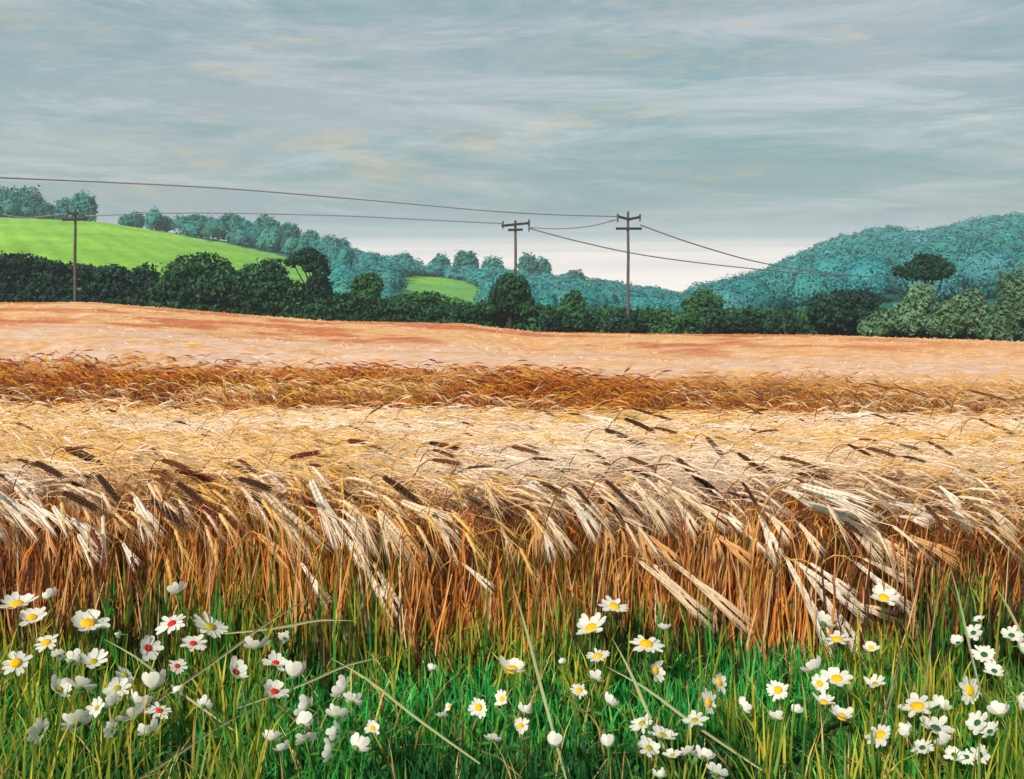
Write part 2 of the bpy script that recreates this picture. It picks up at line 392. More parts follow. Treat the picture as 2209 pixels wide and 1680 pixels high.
for (u, v, ru, rv, k, lb) in [
        (1888, 694, 34, 26, 1.0, 'low pale sage bush, leftmost of the pale bushes'),
        (1984, 636, 28, 24, 1.15, 'small yellowish pale bush right under the umbrella-topped tree'),
        (1958, 680, 36, 34, 1.05, 'rounded sage bush left of the tallest pale bush'),
        (2040, 684, 38, 36, 0.95, 'sage bush at the field edge, below the umbrella-topped tree'),
        (2088, 668, 42, 44, 1.1, 'tallest pale sage bush in the right-hand thicket'),
        (2196, 636, 44, 56, 0.8, 'big mid-green bush cut by the right picture edge'),
        (2150, 700, 40, 34, 0.75, 'dark sage bush at the field edge near the right picture edge'),
        (2250, 690, 46, 50, 0.85, 'sage bush at the far right, mostly outside the picture')]:
    tree('bush', lb, 'bush', 85.6 + random.uniform(-.4, 1.2), [(u, v, ru, rv), (u - ru * .55, v + rv * .3, ru * .6, rv * .7), (u + ru * .55, v + rv * .25, ru * .6, rv * .75), (u, v + rv * .5, ru * .9, rv * .6)], (u, .09), np.asarray(SAGE) * k, 'pale bushes at the right end of the hedge')

DN, DR = 9, 6
_az = np.arange(DN) / DN * 2 * math.pi; _el = np.linspace(1.5, -.75, DR)
DOME = np.array([[math.cos(e) * math.cos(a), math.cos(e) * math.sin(a), math.sin(e)] for e in _el for a in _az])
DOME_F = np.array([[k * DN + j, k * DN + (j + 1) % DN, (k + 1) * DN + (j + 1) % DN, (k + 1) * DN + j] for k in range(DR - 1) for j in range(DN)])[:, ::-1]
def dome_core(mb, C, R, col, r):
    k = .82 + .36 * vnoise(DOME[:, 0] * 2.2 + C[0], DOME[:, 1] * 2.2 + DOME[:, 2] * 2.2 + C[1], 77)
    a = r.uniform(0, 6.28); D = DOME.copy(); D[:, 0] = DOME[:, 0] * math.cos(a) - DOME[:, 1] * math.sin(a); D[:, 1] = DOME[:, 0] * math.sin(a) + DOME[:, 1] * math.cos(a)
    mb.add(C + D * R * k[:, None], DOME_F, col)
# far woods: crowns too many and too far to tell apart
def woods(name, label, u0, u1, y0, y1, spacing, hgt, col, seed):
    r = np.random.default_rng(seed); mb = MB(); n = 0
    x0, x1 = (u0 - CU) / F * y1, (u1 - CU) / F * y1
    x0 = min(x0, (u0 - CU) / F * y0); x1 = max(x1, (u1 - CU) / F * y0)
    xs = np.arange(x0, x1, spacing); ys = np.arange(y0, y1, spacing)
    X, Y = [a.ravel() for a in np.meshgrid(xs, ys)]
    X = X + r.uniform(-.5, .5, len(X)) * spacing; Y = Y + r.uniform(-.5, .5, len(Y)) * spacing
    u = CU + F * X / Y; Z = ground(X, Y); yc = np.interp(u, YC_U, YC_V)
    k = (u > u0) & (u < u1) & (Y < yc + 16) & ~in_pasture(X, Y, Z) & (Z > SEA + 1.2)
    for d in (2.5,):                                            # keep crowns off the pasture
        k &= ~in_pasture(X, Y + d, ground(X, Y + d)); k &= ~in_pasture(X, np.maximum(Y - d, 60), ground(X, np.maximum(Y - d, 60)))
    for d in (8, 14, 20, 28, 38):                                 # and out of the line between the hedge and the two pastures
        k &= ~(in_pasture(X * (Y + d) / Y, Y + d, ground(X * (Y + d) / Y, Y + d)) & (u > 600))
    for x, y, z in zip(X[k], Y[k], Z[k]):
        h = hgt * r.uniform(.55, 1.45); R = np.array([spacing * r.uniform(.42, .72)] * 2 + [h * .5])
        cc = np.asarray(col) * r.uniform(.8, 1.16) * np.array([r.uniform(.8, 1.3), 1, r.uniform(.9, 1.08)])
        C = np.array([x, y, z + h * .5]); dome_core(mb, C, R * .74, cc * .9, r)
        sz = max(.2, .0019 * y)
        leaf_cards(mb, C, R, int(1.55 * R[0] * (R[0] + R[2]) / sz ** 2), sz, cc, .08, .8, .22)
        n += 1
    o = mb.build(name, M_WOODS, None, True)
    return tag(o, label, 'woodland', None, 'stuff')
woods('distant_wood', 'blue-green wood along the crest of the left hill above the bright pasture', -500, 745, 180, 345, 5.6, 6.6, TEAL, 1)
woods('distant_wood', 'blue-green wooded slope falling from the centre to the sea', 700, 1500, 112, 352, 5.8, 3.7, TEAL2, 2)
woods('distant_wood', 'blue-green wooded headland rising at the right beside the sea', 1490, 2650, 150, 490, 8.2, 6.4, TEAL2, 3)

sky_trees = [
    (18, 402, 30, 330, 'blue-green tree at the left picture edge, tallest on the left hill'),
    (62, 402, 26, 332, 'flat-topped blue-green tree beside the tallest one at the left edge'),
    (98, 436, 18, 330, 'low blue-green tree in the notch of the left skyline clump'),
    (140, 424, 20, 331, 'blue-green tree just left of the left pole top, right of the notch'),
    (180, 412, 26, 329, 'tall blue-green tree ending the skyline clump behind the left pole'),
    (285, 458, 24, 328, 'leftmost rounded tree on the descending left skyline'),
    (345, 466, 26, 327, 'second rounded tree on the descending left skyline'),
    (425, 462, 28, 326, 'third rounded tree on the descending left skyline'),
    (500, 458, 27, 325, 'fourth and highest rounded tree on the descending left skyline'),
    (575, 462, 28, 325, 'fifth rounded tree on the descending left skyline'),
    (625, 478, 22, 324, 'sixth rounded tree on the descending left skyline'),
    (668, 496, 20, 324, 'last rounded tree where the left skyline meets the sea'),
    (870, 545, 20, 326, 'blue-green tree at the square end of the middle skyline'),
    (950, 548, 18, 328, 'leftmost of the round treetops against the pale sea'),
    (1005, 538, 24, 328, 'largest round treetop against the pale sea'),
    (1062, 552, 22, 327, 'round treetop just left of the middle pole'),
    (1140, 544, 20, 328, 'round treetop just right of the middle pole'),
    (1172, 552, 15, 328, 'small treetop second to the right of the middle pole'),
    (1238, 582, 22, 330, 'blue-green treetop on the slope left of the right pole, against the sea'),
    (1290, 604, 18, 332, 'lowest treetop on the slope, left of the right pole'),
    (1795, 522, 22, 476, 'first tree at the left shoulder of the right headland'),
    (1888, 490, 24, 478, 'left tree of the pair peaking on the right headland'),
    (1928, 484, 24, 479, 'right tree of the pair peaking on the right headland'),
    (2050, 492, 26, 478, 'round tree on the headland above the umbrella-topped tree'),
    (2105, 490, 24, 478, 'tree on the headland left of its highest point'),
    (2150, 464, 26, 480, 'highest treetop of the right headland'),
    (2188, 476, 24, 480, 'tree on the headland cut by the right picture edge')]
for (u, vt, ru, Y, lb) in sky_trees:
    x = (u - CU) / F * Y; vg = HV + (EYE - g1(x, Y)) * F / Y; hh = max(vg - vt, 14)
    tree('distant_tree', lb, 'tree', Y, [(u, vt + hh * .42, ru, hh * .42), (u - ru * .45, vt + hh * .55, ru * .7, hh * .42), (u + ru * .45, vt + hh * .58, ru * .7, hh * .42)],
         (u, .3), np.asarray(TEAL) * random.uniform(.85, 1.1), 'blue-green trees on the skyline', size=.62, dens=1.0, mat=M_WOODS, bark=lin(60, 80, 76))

# ------------------------------------------------------------------ poles and wires
INK = lin(52, 50, 50); GREYW = lin(104, 96, 94)
def pole(label, u, Y, vtop, arms, knobs, rad=0.16, vfoot=None):
    x = (u - CU) / F * Y; zg = g1(x, Y); root = tag(empty('telegraph_pole', (x, Y, zg)), label, 'pole', 'telegraph poles along the hedge')
    top = EYE - (vtop - HV) / F * Y - zg
    mb = MB(); zz = np.linspace(-.4, top, 7)
    tube(mb, np.stack([0.02 * np.sin(zz), 0 * zz, zz], 1), np.linspace(rad * 1.1, rad * .8, 7), GREYW * .62, 10); mb.build('post', M_POLE, root)
    for (ua, va, ub, vb) in arms:
        a = at(ua, va, Y) - np.array([x, Y, zg]); b = at(ub, vb, Y) - np.array([x, Y, zg])
        L_ = np.linalg.norm(b - a); ang = math.atan2(b[2] - a[2], b[0] - a[0])
        rot = np.array([[math.cos(ang), 0, -math.sin(ang)], [0, 1, 0], [math.sin(ang), 0, math.cos(ang)]])
        m = MB(); box(m, (a + b) / 2 + np.array([0, -rad - .06, 0]), (L_, .14, .24), INK * .8, rot); m.build('crossarm', M_POLE, root, False)
    for (uk, va, vb) in knobs:
        a = at(uk, va, Y) - np.array([x, Y + rad + .06, zg]); b = at(uk, vb, Y) - np.array([x, Y + rad + .06, zg])
        s = np.linspace(0, 1, 9)[:, None]; m = MB()
        tube(m, b + (a - b) * s, np.array([.05, .06, .1, .07, .12, .08, .12, .1, .04]) * .9, lin(84, 70, 66), 8); m.build('insulator', M_POLE, root)
    return root
pole('dark telegraph pole at the left with a low crossarm, in front of the tall hedge', 162, 86.5, 452, [(143, 459, 172, 462), (137, 474, 189, 473)], [(147, 452, 460), (184, 464, 473)], .15)
pole('telegraph pole rising behind the dome-shaped tree in the middle', 1112, 87.2, 475, [(1082, 487, 1142, 481), (1096, 496, 1128, 495)], [(1085, 476, 494), (1141, 472, 500)], .15)
pole('tallest telegraph pole, right of the middle, with two crossarms', 1355, 84.0, 456, [(1330, 466, 1356, 473), (1356, 473, 1381, 468), (1328, 493, 1384, 493)], [(1332, 460, 480), (1380, 461, 478)], .15)
pole('telegraph pole just outside the left edge, only its crossarm tip showing', -24, 86.0, 432, [(-54, 447, 5, 448)], [(-50, 438, 447)], .15)
pole('telegraph pole outside the picture at the left carrying the upper wire', -330, 58.0, 352, [(-372, 372, -288, 372), (-366, 392, -294, 392)], [(-368, 362, 372), (-292, 362, 372)], .15)
pole('telegraph pole down in the valley behind the sage bushes', 2003, 124.0, 588, [(1976, 603, 2030, 603)], [(1979, 596, 603), (2027, 596, 603)], .15)

def wire(label, pts, r=0.055):
    """pts (u, v, Y), smoothed"""
    P = np.array([at(*p) for p in pts]); k = len(P); ti = np.linspace(0, k - 1, 40)
    Q = []
    for t in ti:
        i = min(int(t), k - 2); f = t - i
        p0 = P[max(i - 1, 0)]; p1 = P[i]; p2 = P[i + 1]; p3 = P[min(i + 2, k - 1)]
        Q.append(0.5 * ((2 * p1) + (-p0 + p2) * f + (2 * p0 - 5 * p1 + 4 * p2 - p3) * f * f + (-p0 + 3 * p1 - 3 * p2 + p3) * f ** 3))
    Q = np.array(Q); base = Q[0].copy(); mb = MB(); tube(mb, Q - base, r, lin(112, 112, 122), 6)
    o = mb.build('overhead_wire', M_WIRE); o.location = base
    return tag(o, label, 'wire', 'overhead wires')
wire('upper wire falling from the left picture edge to the tallest pole', [(-292, 368, 57.8), (0, 383, 64.5), (230, 393, 69), (480, 406, 73), (800, 432, 78), (1100, 458, 81), (1332, 467, 83.75)], .055)
wire('wire between the left pole and the middle pole', [(184, 466, 86.2), (400, 459, 86.4), (700, 464, 86.6), (900, 473, 86.8), (1085, 482, 86.9)])
wire('short wire from the left pole out past the left picture edge', [(5, 462, 86.0), (60, 469, 86.1), (147, 460, 86.2)], .045)
wire('short sagging wire between the middle pole and the tallest pole', [(1141, 490, 86.9), (1200, 493, 86.2), (1270, 488, 85.0), (1332, 473, 83.75)])
wire('lower wire from the middle pole down into the valley at the right', [(1141, 492, 86.9), (1250, 521, 89.5), (1400, 552, 95), (1600, 577, 104), (1780, 592, 113), (1979, 599, 123.7)], .06)
wire('upper wire from the tallest pole down into the valley at the right', [(1381, 485, 83.8), (1500, 527, 88), (1640, 566, 97), (1790, 590, 108), (1910, 597, 116), (2027, 599, 123.7)], .06)

# ------------------------------------------------------------------ barley
STRAW = [lin(240, 204, 146), lin(236, 192, 112), lin(244, 216, 178), lin(230, 184, 100), lin(246, 224, 202)]
ORANGE = [lin(230, 146, 66), lin(214, 122, 52), lin(236, 176, 104), lin(190, 116, 60), lin(136, 82, 50), lin(146, 132, 60)]
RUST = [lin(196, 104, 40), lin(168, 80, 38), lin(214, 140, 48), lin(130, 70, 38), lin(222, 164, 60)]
PEACH = [lin(250, 210, 150), lin(246, 196, 132), lin(250, 218, 178), lin(244, 188, 120)]
def pick(pal, idx): return np.array(pal)[idx]

def stalks(mb, x, y, h, phi, droop, tops, stems, lod=0, r=RNG, ear=0.1, awn=0.14, thick=1.0, leaf=True):
    """vectorised nodding barley: curved stem, ear of kernels, awns, hanging leaf"""
    n = len(x); z = ground(x, y)
    K = 8 if lod == 0 else 6
    s = np.linspace(0, 1, K)
    lean = r.normal(0.10, 0.09, n)
    th = lean[:, None] + droop[:, None] * np.clip((s[None, :] - .45) / .55, 0, 1) ** 1.7
    ds = h[:, None] / (K - 1) * np.ones((1, K - 1))
    thm = (th[:, 1:] + th[:, :-1]) / 2
    rr = np.concatenate([np.zeros((n, 1)), np.cumsum(np.sin(thm) * ds, 1)], 1)
    zz = np.concatenate([np.zeros((n, 1)), np.cumsum(np.cos(thm) * ds, 1)], 1)
    D = np.stack([np.cos(phi), np.sin(phi), 0 * phi], -1); S = np.stack([-np.sin(phi), np.cos(phi), 0 * phi], -1); Zv = np.array([0, 0, 1.0])
    base = np.stack([x, y, z], -1)
    P = base[:, None] + rr[..., None] * D[:, None] + zz[..., None] * Zv
    Nn = np.cos(th)[..., None] * D[:, None] - np.sin(th)[..., None] * Zv     # in-plane normal
    rad = (0.0026 if lod == 0 else 0.0034) * thick * np.linspace(1.2, .7, K)
    an = np.arange(3) / 3 * 2 * math.pi + .5
    V = P[:, :, None] + rad[None, :, None, None] * (np.cos(an)[None, None, :, None] * S[:, None, None] + np.sin(an)[None, None, :, None] * Nn[:, :, None])
    i = np.arange(K - 1)[:, None] * 3; j = np.arange(3)[None]; j2 = (j + 1) % 3
    fq = np.stack([i + j, i + j2, i + 3 + j2, i + 3 + j], -1).reshape(-1, 4)
    g = smooth(.0, .35, s)[None, :, None]; g2 = smooth(.72, .97, s)[None, :, None]
    foot = stems * .5 + lin(84, 110, 40) * .5
    c = foot[:, None] * (1 - g) + stems[:, None] * g; c = c * (1 - g2) + tops[:, None] * g2
    mb.add(V, (np.arange(n)[:, None, None] * (K * 3) + fq[None]).reshape(-1, 4), np.repeat(c.reshape(-1, 3), 3, 0))
    # ear
    th1 = th[:, -1]; E = 9 if lod == 0 else 5; se = np.linspace(0, 1, E)
    the = th1[:, None] + 0.25 * se[None]
    T = np.sin(the)[..., None] * D[:, None] + np.cos(the)[..., None] * Zv
    ne = np.cos(the)[..., None] * D[:, None] - np.sin(the)[..., None] * Zv
    el = ear * r.uniform(.8, 1.2, n)
    step = T * (el / (E - 1))[:, None, None]
    PE = P[:, -1][:, None] + np.concatenate([np.zeros((n, 1, 3)), np.cumsum(step[:, 1:], 1)], 1)
    prof = np.array([.35, 1.0, .7, 1.05, .7, .95, .6, .75, .15]) if lod == 0 else np.array([.4, 1, .95, .75, .1])
    er = 0.0085 * thick * prof; q = 4
    an = np.arange(q) / q * 2 * math.pi + .78
    V = PE[:, :, None] + er[None, :, None, None] * (np.cos(an)[None, None, :, None] * S[:, None, None] * 1.25 + np.sin(an)[None, None, :, None] * ne[:, :, None] * .8)
    i = np.arange(E - 1)[:, None] * q; j = np.arange(q)[None]; j2 = (j + 1) % q
    fq = np.stack([i + j, i + j2, i + q + j2, i + q + j], -1).reshape(-1, 4)
    mb.add(V, (np.arange(n)[:, None, None] * (E * q) + fq[None]).reshape(-1, 4), np.repeat(tops, E * q, 0))
    # awns
    A = 10 if lod == 0 else 4
    wv = 0.0011 if lod == 0 else 0.0026
    for a in range(A):
        k = int(round((a + .5) / A * (E - 2))); root = PE[:, k]
        d = T[:, min(k + 1, E - 1)] + S * r.normal(0, .16, n)[:, None] + ne[:, k] * r.normal(0, .16, n)[:, None]
        ln = awn * r.uniform(.75, 1.15, n)[:, None] * thick ** .3
        mid = root + d * ln * .55; tip = root + d * ln + np.array([0, 0, -1.0]) * ln * .12
        w_ = S * wv * thick
        V = np.stack([root - w_, root + w_, mid + w_ * .7, mid - w_ * .7, tip], 1)
        b = np.arange(n)[:, None] * 5
        cc = np.repeat(tops * 1.04 + .01, 5, 0)
        n0 = mb.n
        mb.add(V, b + np.array([[0, 1, 2, 3]]), cc)
        mb.f.append((b + np.array([[3, 2, 4]])) + n0)
    if leaf:
        for a in range(2 if lod == 0 else 1):
            k = int(K * (.3 + .22 * a)); p = P[:, k]; az = phi + r.normal(0, .9, n)
            d = np.stack([np.cos(az), np.sin(az), 0 * az], -1); sd_ = np.stack([-np.sin(az), np.cos(az), 0 * az], -1)
            ll = r.uniform(.12, .24, n)[:, None]; wl = (.0045 * thick) * sd_
            p1 = p + d * ll * .35 + Zv * ll * .35; p2 = p + d * ll * .75 + Zv * ll * .15; p3 = p + d * ll + Zv * -ll * .35
            V = np.stack([p - wl * .6, p + wl * .6, p1 - wl, p1 + wl, p2 - wl * .8, p2 + wl * .8, p3], 1)
            b = np.arange(n)[:, None] * 7; n0 = mb.n
            mb.add(V, (b[:, :, None] + np.array([[[0, 1, 3, 2], [2, 3, 5, 4]]])).reshape(-1, 4), np.repeat(stems * 1.05, 7, 0))
            mb.f.append((b + np.array([[4, 5, 6]])) + n0)

def scatter(x0, x1, y0, y1, dens, r=RNG):
    n = int((x1 - x0) * (y1 - y0) * dens); return r.uniform(x0, x1, n), r.uniform(y0, y1, n)
def field_edge(x): return 3.52 + 0.10 * (fbm(x * 1.2, x * 0, 4) - .5) * 2 + .05 * np.sin(x * 2.3)

def near_barley():
    mb = MB(); r = np.random.default_rng(5)
    def put(x, y, lod, hs, thick=1.0, rust=None, **kw):
        n = len(x); h = hs * (1 + r.normal(0, .06, n)) * (0.94 + .14 * fbm(x * .8, y * .8, 6))
        phi = np.radians(r.normal(-22, 22, n)); droop = r.normal(1.75, .28, n)
        pn = fbm(x * .55 + y * .2, y * 1.1, 11); idx = r.integers(0, 5, n)
        tops = pick(STRAW, idx); pale = np.array(lin(238, 218, 196)); k = smooth(.45, .66, pn)[:, None] * .75
        tops = tops * (1 - k) + pale * k
        dk = (r.random(n) < .07)[:, None]; tops = np.where(dk, pick([lin(96, 62, 42), lin(132, 72, 44), lin(70, 50, 44)], r.integers(0, 3, n)), tops)
        stems = pick(ORANGE, r.integers(0, 6, n))
        gr = fbm(x * 2.2, y * 2, 13)
        stems = np.where((gr > .66)[:, None], stems * .45 + lin(84, 112, 40) * .55, stems)
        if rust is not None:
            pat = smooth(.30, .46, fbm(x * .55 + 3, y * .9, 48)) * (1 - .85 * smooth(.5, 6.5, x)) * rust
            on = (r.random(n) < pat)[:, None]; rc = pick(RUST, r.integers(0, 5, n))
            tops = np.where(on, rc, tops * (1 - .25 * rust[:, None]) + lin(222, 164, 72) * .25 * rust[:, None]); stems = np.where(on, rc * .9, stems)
        tops = tops * r.uniform(.92, 1.06, n)[:, None]
        stalks(mb, x, y, h, phi, droop, tops, stems, lod, r, thick=thick, **kw)
    x, t = scatter(-3.6, 3.3, -.06, .45, 300, r); put(x, field_edge(x) + t, 0, .84)
    x, t = scatter(-4.2, 3.8, .45, 1.6, 88, r); put(x, field_edge(x) + t, 0, .86, leaf=False)
    x, t = scatter(-5.4, 5.2, 1.6, 3.1, 70, r); put(x, field_edge(x) + t, 1, .86, 1.15, leaf=False)
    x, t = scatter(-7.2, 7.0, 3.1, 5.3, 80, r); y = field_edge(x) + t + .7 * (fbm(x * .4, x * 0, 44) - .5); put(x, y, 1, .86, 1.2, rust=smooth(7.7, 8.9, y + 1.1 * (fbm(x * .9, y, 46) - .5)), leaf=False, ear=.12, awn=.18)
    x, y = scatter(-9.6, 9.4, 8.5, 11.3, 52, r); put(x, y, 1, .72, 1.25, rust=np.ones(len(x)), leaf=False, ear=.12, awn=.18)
    def awn_layer(x, y, ln, wd, lift):
        n = len(x); z = ground(x, y) + lift + r.normal(0, .035, n) + .05 * (fbm(x * .8, y * .8, 6) - .5)
        ph = np.radians(r.normal(-18, 20, n)); dip = r.normal(-.12, .2, n)
        D = np.stack([np.cos(ph), np.sin(ph), dip], -1) * (ln * r.uniform(.7, 1.2, n))[:, None]; S = np.stack([-np.sin(ph), np.cos(ph), r.normal(.3, .4, n)], -1) * wd[:, None]
        p = np.stack([x, y, z], -1); q = p + D * .55 + np.array([0, 0, .012]); t = p + D - np.array([0, 0, .02])
        pn = fbm(x * .55 + y * .2, y * 1.1, 11); k = (smooth(.40, .62, pn) * .8)[:, None]
        c = pick(STRAW + [lin(240, 200, 128), lin(238, 196, 116)], r.integers(0, 7, n)); c = (c * (1 - k) + lin(248, 230, 210) * k) * r.uniform(.94, 1.05, n)[:, None]
        n0 = mb.n; b = np.arange(n)[:, None] * 5
        mb.add(np.stack([p - S, p + S, q + S * .8, q - S * .8, t], 1), b + np.array([[0, 1, 2, 3]]), np.repeat(c, 5, 0))
        mb.f.append(b + np.array([[3, 2, 4]]) + n0)
    x, t = scatter(-4.2, 3.8, .12, 1.6, 1500, r); y = field_edge(x) + t; awn_layer(x, y, np.full(len(x), .19), np.full(len(x), .0016), .665)
    x, t = scatter(-6.0, 5.8, 1.6, 3.4, 1100, r); y = field_edge(x) + t; awn_layer(x, y, np.full(len(x), .22), np.full(len(x), .0024), .67)
    x, t = scatter(-7.4, 7.2, 3.4, 4.9, 800, r); y = field_edge(x) + t; awn_layer(x, y, np.full(len(x), .26), np.full(len(x), .0034), .67)
    # bare upright stems and tillers along the cut edge
    n = 6500; x = r.uniform(-3.6, 3.4, n); y = field_edge(x) + r.uniform(-.22, .2, n); z = ground(x, y); h = r.uniform(.2, .64, n) * (.65 + .6 * fbm(x * 2.6, x * 0, 51))
    lean = r.normal(.06, .15, n); w_ = r.uniform(.0018, .0042, n); fa = r.uniform(-.7, .7, n)
    S = np.stack([np.cos(fa), np.sin(fa), 0 * fa], -1) * w_[:, None]; p = np.stack([x, y, z], -1); t = p + np.stack([lean * h, r.normal(-.03, .06, n) * h, h], -1); m_ = (p + t) / 2 + np.stack([r.normal(0, .012, n), r.normal(0, .012, n), 0 * h], -1)
    pn = fbm(x * 3.1, x * 0, 53)[:, None]
    c = pick([lin(236, 164, 84), lin(226, 146, 66), lin(240, 184, 116), lin(204, 130, 66), lin(240, 204, 158), lin(236, 152, 80), lin(190, 146, 72)], r.integers(0, 7, n)); pn = pn + r.normal(0, .12, (n, 1)); c = np.where(pn > .62, pick([lin(120, 128, 52), lin(86, 110, 46), lin(150, 130, 60)], r.integers(0, 3, n)), c)
    c = np.where(pn < .33, pick([lin(112, 66, 44), lin(140, 84, 60), lin(86, 60, 48)], r.integers(0, 3, n)), c); c = c * r.uniform(.85, 1.1, n)[:, None]; n0 = mb.n; b = np.arange(n)[:, None] * 6
    mb.add(np.stack([p - S, p + S, m_ - S, m_ + S, t - S * .5, t + S * .5], 1), np.concatenate([b + np.array([[0, 1, 3, 2]]), b + np.array([[2, 3, 5, 4]])]), np.repeat(c, 6, 0))
    return tag(mb.build('barley_crop', M_BARLEY), 'ripe golden barley nodding to the right along the near field edge', 'barley', None, 'stuff')
near_barley()

def field_tint(X, Y, r, fleck=1.0):
    """crop colour by place: peach, with pink-white flecks in the middle distance and rust-red streaks towards the hedge"""
    n = len(X); u = CU + F * X / Y; ly = np.log(Y)
    c = pick(PEACH, r.integers(0, 4, n))
    st = fbm(u / 150 + ly * 2, ly * 16, 21); sp = fbm(u / 11, ly * 60, 23) * .6 + .4 * fbm(u / 160, ly * 14, 29)
    k = (smooth(.46, .6, st) * smooth(24, 36, Y) * (1 - smooth(1500, 2300, u) * .7))[:, None] * .8
    c = c * (1 - k) + pick([lin(224, 118, 72), lin(228, 140, 84), lin(206, 96, 60)], r.integers(0, 3, n)) * k
    k = fleck * (smooth(.44, .53, sp) * smooth(12.5, 14.5, Y) * (1 - smooth(26, 36, Y)))[:, None] * .9
    c = c * (1 - k) + lin(248, 230, 222) * k
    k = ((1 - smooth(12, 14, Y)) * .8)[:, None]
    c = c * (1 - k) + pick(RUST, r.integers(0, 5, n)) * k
    return c * r.uniform(.9, 1.08, n)[:, None]

def far_barley():
    r = np.random.default_rng(9)
    # the crop's closed top, stood on the slope
    us = np.linspace(-1300, 3500, 300); ys = np.concatenate([[12.5, 12.6], np.geomspace(12.8, 84.5, 120)])
    U, Y = np.meshgrid(us, ys); X = (U - CU) / F * Y
    Z = ground(X, Y) + .46 + .16 * fbm(X * .9, Y * .9, 31)
    Z[0] = ground(X[0], Y[0]) - .1
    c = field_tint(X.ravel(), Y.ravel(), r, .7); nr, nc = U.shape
    i = np.arange(nr - 1)[:, None] * nc + np.arange(nc - 1)[None, :]
    mb = MB(); mb.add(np.stack([X, Y, Z], -1), np.stack([i, i + 1, i + nc + 1, i + nc], -1).reshape(-1, 4), c)
    # heads and tufts over it, as fine as they show
    n = 85000; u = r.uniform(-1100, 3300, n); Y = np.exp(r.uniform(math.log(12.4), math.log(84), n))
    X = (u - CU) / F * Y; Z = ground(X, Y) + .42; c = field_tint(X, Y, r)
    s = .034 * (Y / 12) ** .8; L_ = r.uniform(.2, .36, n) * (Y / 12) ** .4
    ph = np.radians(r.normal(-20, 30, n)); el = r.uniform(.1, .75, n)
    D = np.stack([np.cos(ph) * np.cos(el), np.sin(ph) * np.cos(el), np.sin(el)], -1); S = np.stack([-np.sin(ph), np.cos(ph), r.normal(0, .25, n)], -1)
    p = np.stack([X, Y, Z], -1); m_ = p + D * (L_ * .5)[:, None]; t = m_ + (D * np.array([1, 1, -.5])) * (L_ * .6)[:, None]
    w_ = S * (s * .3)[:, None]
    mb.add(np.stack([p, m_ - w_, t, m_ + w_], 1), np.arange(n * 4).reshape(n, 4), np.repeat(c, 4, 0))
    # standing front of the second strip, rust and brown
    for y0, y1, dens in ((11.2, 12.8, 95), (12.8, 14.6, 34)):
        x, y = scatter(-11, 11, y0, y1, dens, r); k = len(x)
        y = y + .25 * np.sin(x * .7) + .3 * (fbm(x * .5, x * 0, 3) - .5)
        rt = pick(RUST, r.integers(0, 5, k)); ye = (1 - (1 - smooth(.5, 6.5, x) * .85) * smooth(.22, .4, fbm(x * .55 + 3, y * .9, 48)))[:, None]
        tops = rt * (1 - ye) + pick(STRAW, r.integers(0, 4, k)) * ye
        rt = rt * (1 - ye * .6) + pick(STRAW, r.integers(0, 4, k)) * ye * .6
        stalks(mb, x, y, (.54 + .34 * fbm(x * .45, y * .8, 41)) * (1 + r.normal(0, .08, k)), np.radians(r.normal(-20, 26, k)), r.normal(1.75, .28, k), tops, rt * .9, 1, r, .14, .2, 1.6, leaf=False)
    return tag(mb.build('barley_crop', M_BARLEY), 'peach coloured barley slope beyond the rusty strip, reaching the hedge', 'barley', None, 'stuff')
far_barley()

# ---- single ears that stand out of the crop -------------------------------------------------
def ear_template(dark):
    """unit ear along +X: kernels in two rows; awns to x = 1"""
    r = np.random.default_rng(3 if dark else 4); kb = MB(); ab = MB(); L_ = .74 if dark else .5
    nk = 17
    for i in range(nk):
        s = i / (nk - 1)
        for sg in (-1, 1):
            for zz in ((0,) if dark else (0,)):
                w_ = .072 * (1 - .6 * abs(s - .4) ** 1.3)
                c = np.array([s * L_, sg * w_ * .42, .008 * (-1) ** i]); ax = np.array([.15, sg * .016, 0])
                v = np.array([c - ax * .5, c + [0, w_ * .55, 0], c + [0, 0, w_ * .6], c - [0, w_ * .55, 0], c - [0, 0, w_ * .6], c + ax * .8])
                f = np.array([[0, 2, 1], [0, 3, 2], [0, 4, 3], [0, 1, 4], [5, 1, 2], [5, 2, 3], [5, 3, 4], [5, 4, 1]])
                kb.add(v, f, np.ones(3) * r.uniform(.8, 1.1))
    for i in range(34 if not dark else 12):
        s = (i + .5) / (34 if not dark else 12); sg = (-1) ** i
        p = np.array([s * L_, sg * .025, 0]); d = np.array([1, sg * r.uniform(.03, .2), r.normal(0, .1)])
        e = (1 - s * L_) * r.uniform(.7, 1.0) if not dark else (1 - s * L_) * r.uniform(.35, .8)
        q = [p + d * e * t - np.array([0, 0, .06]) * t * t * e for t in (0, .5, 1)]
        w_ = np.array([0, .0075, .004])
        ab.add(np.array([q[0] - w_, q[0] + w_, q[1] + w_ * .8, q[1] - w_ * .8]), np.array([[0, 1, 2, 3]]), np.ones(3) * r.uniform(.85, 1.05))
        ab.add(np.array([q[1] - w_ * .8, q[1] + w_ * .8, q[2]]), np.array([[0, 1, 2]]), np.ones(3))
    for m_ in (kb, ab):
        for v_ in m_.v: v_[:, 2] -= .2 * v_[:, 0] ** 2 - .06 * v_[:, 0]
    return kb, ab
def tinted(mb, col, name, mat):
    k = MB(); k.v, k.f, k.n = mb.v, mb.f, mb.n; k.c = [c * np.asarray(col) for c in mb.c]
    me = k.mesh(name, name == 'ear'); me.materials.append(mat); return me
EARCOL = {'p': lin(238, 216, 184), 'w': lin(242, 230, 214), 'y': lin(232, 196, 130), 'o': lin(226, 176, 116),
          'd': lin(84, 58, 44), 'b': lin(122, 78, 48), 'r': lin(136, 62, 44)}
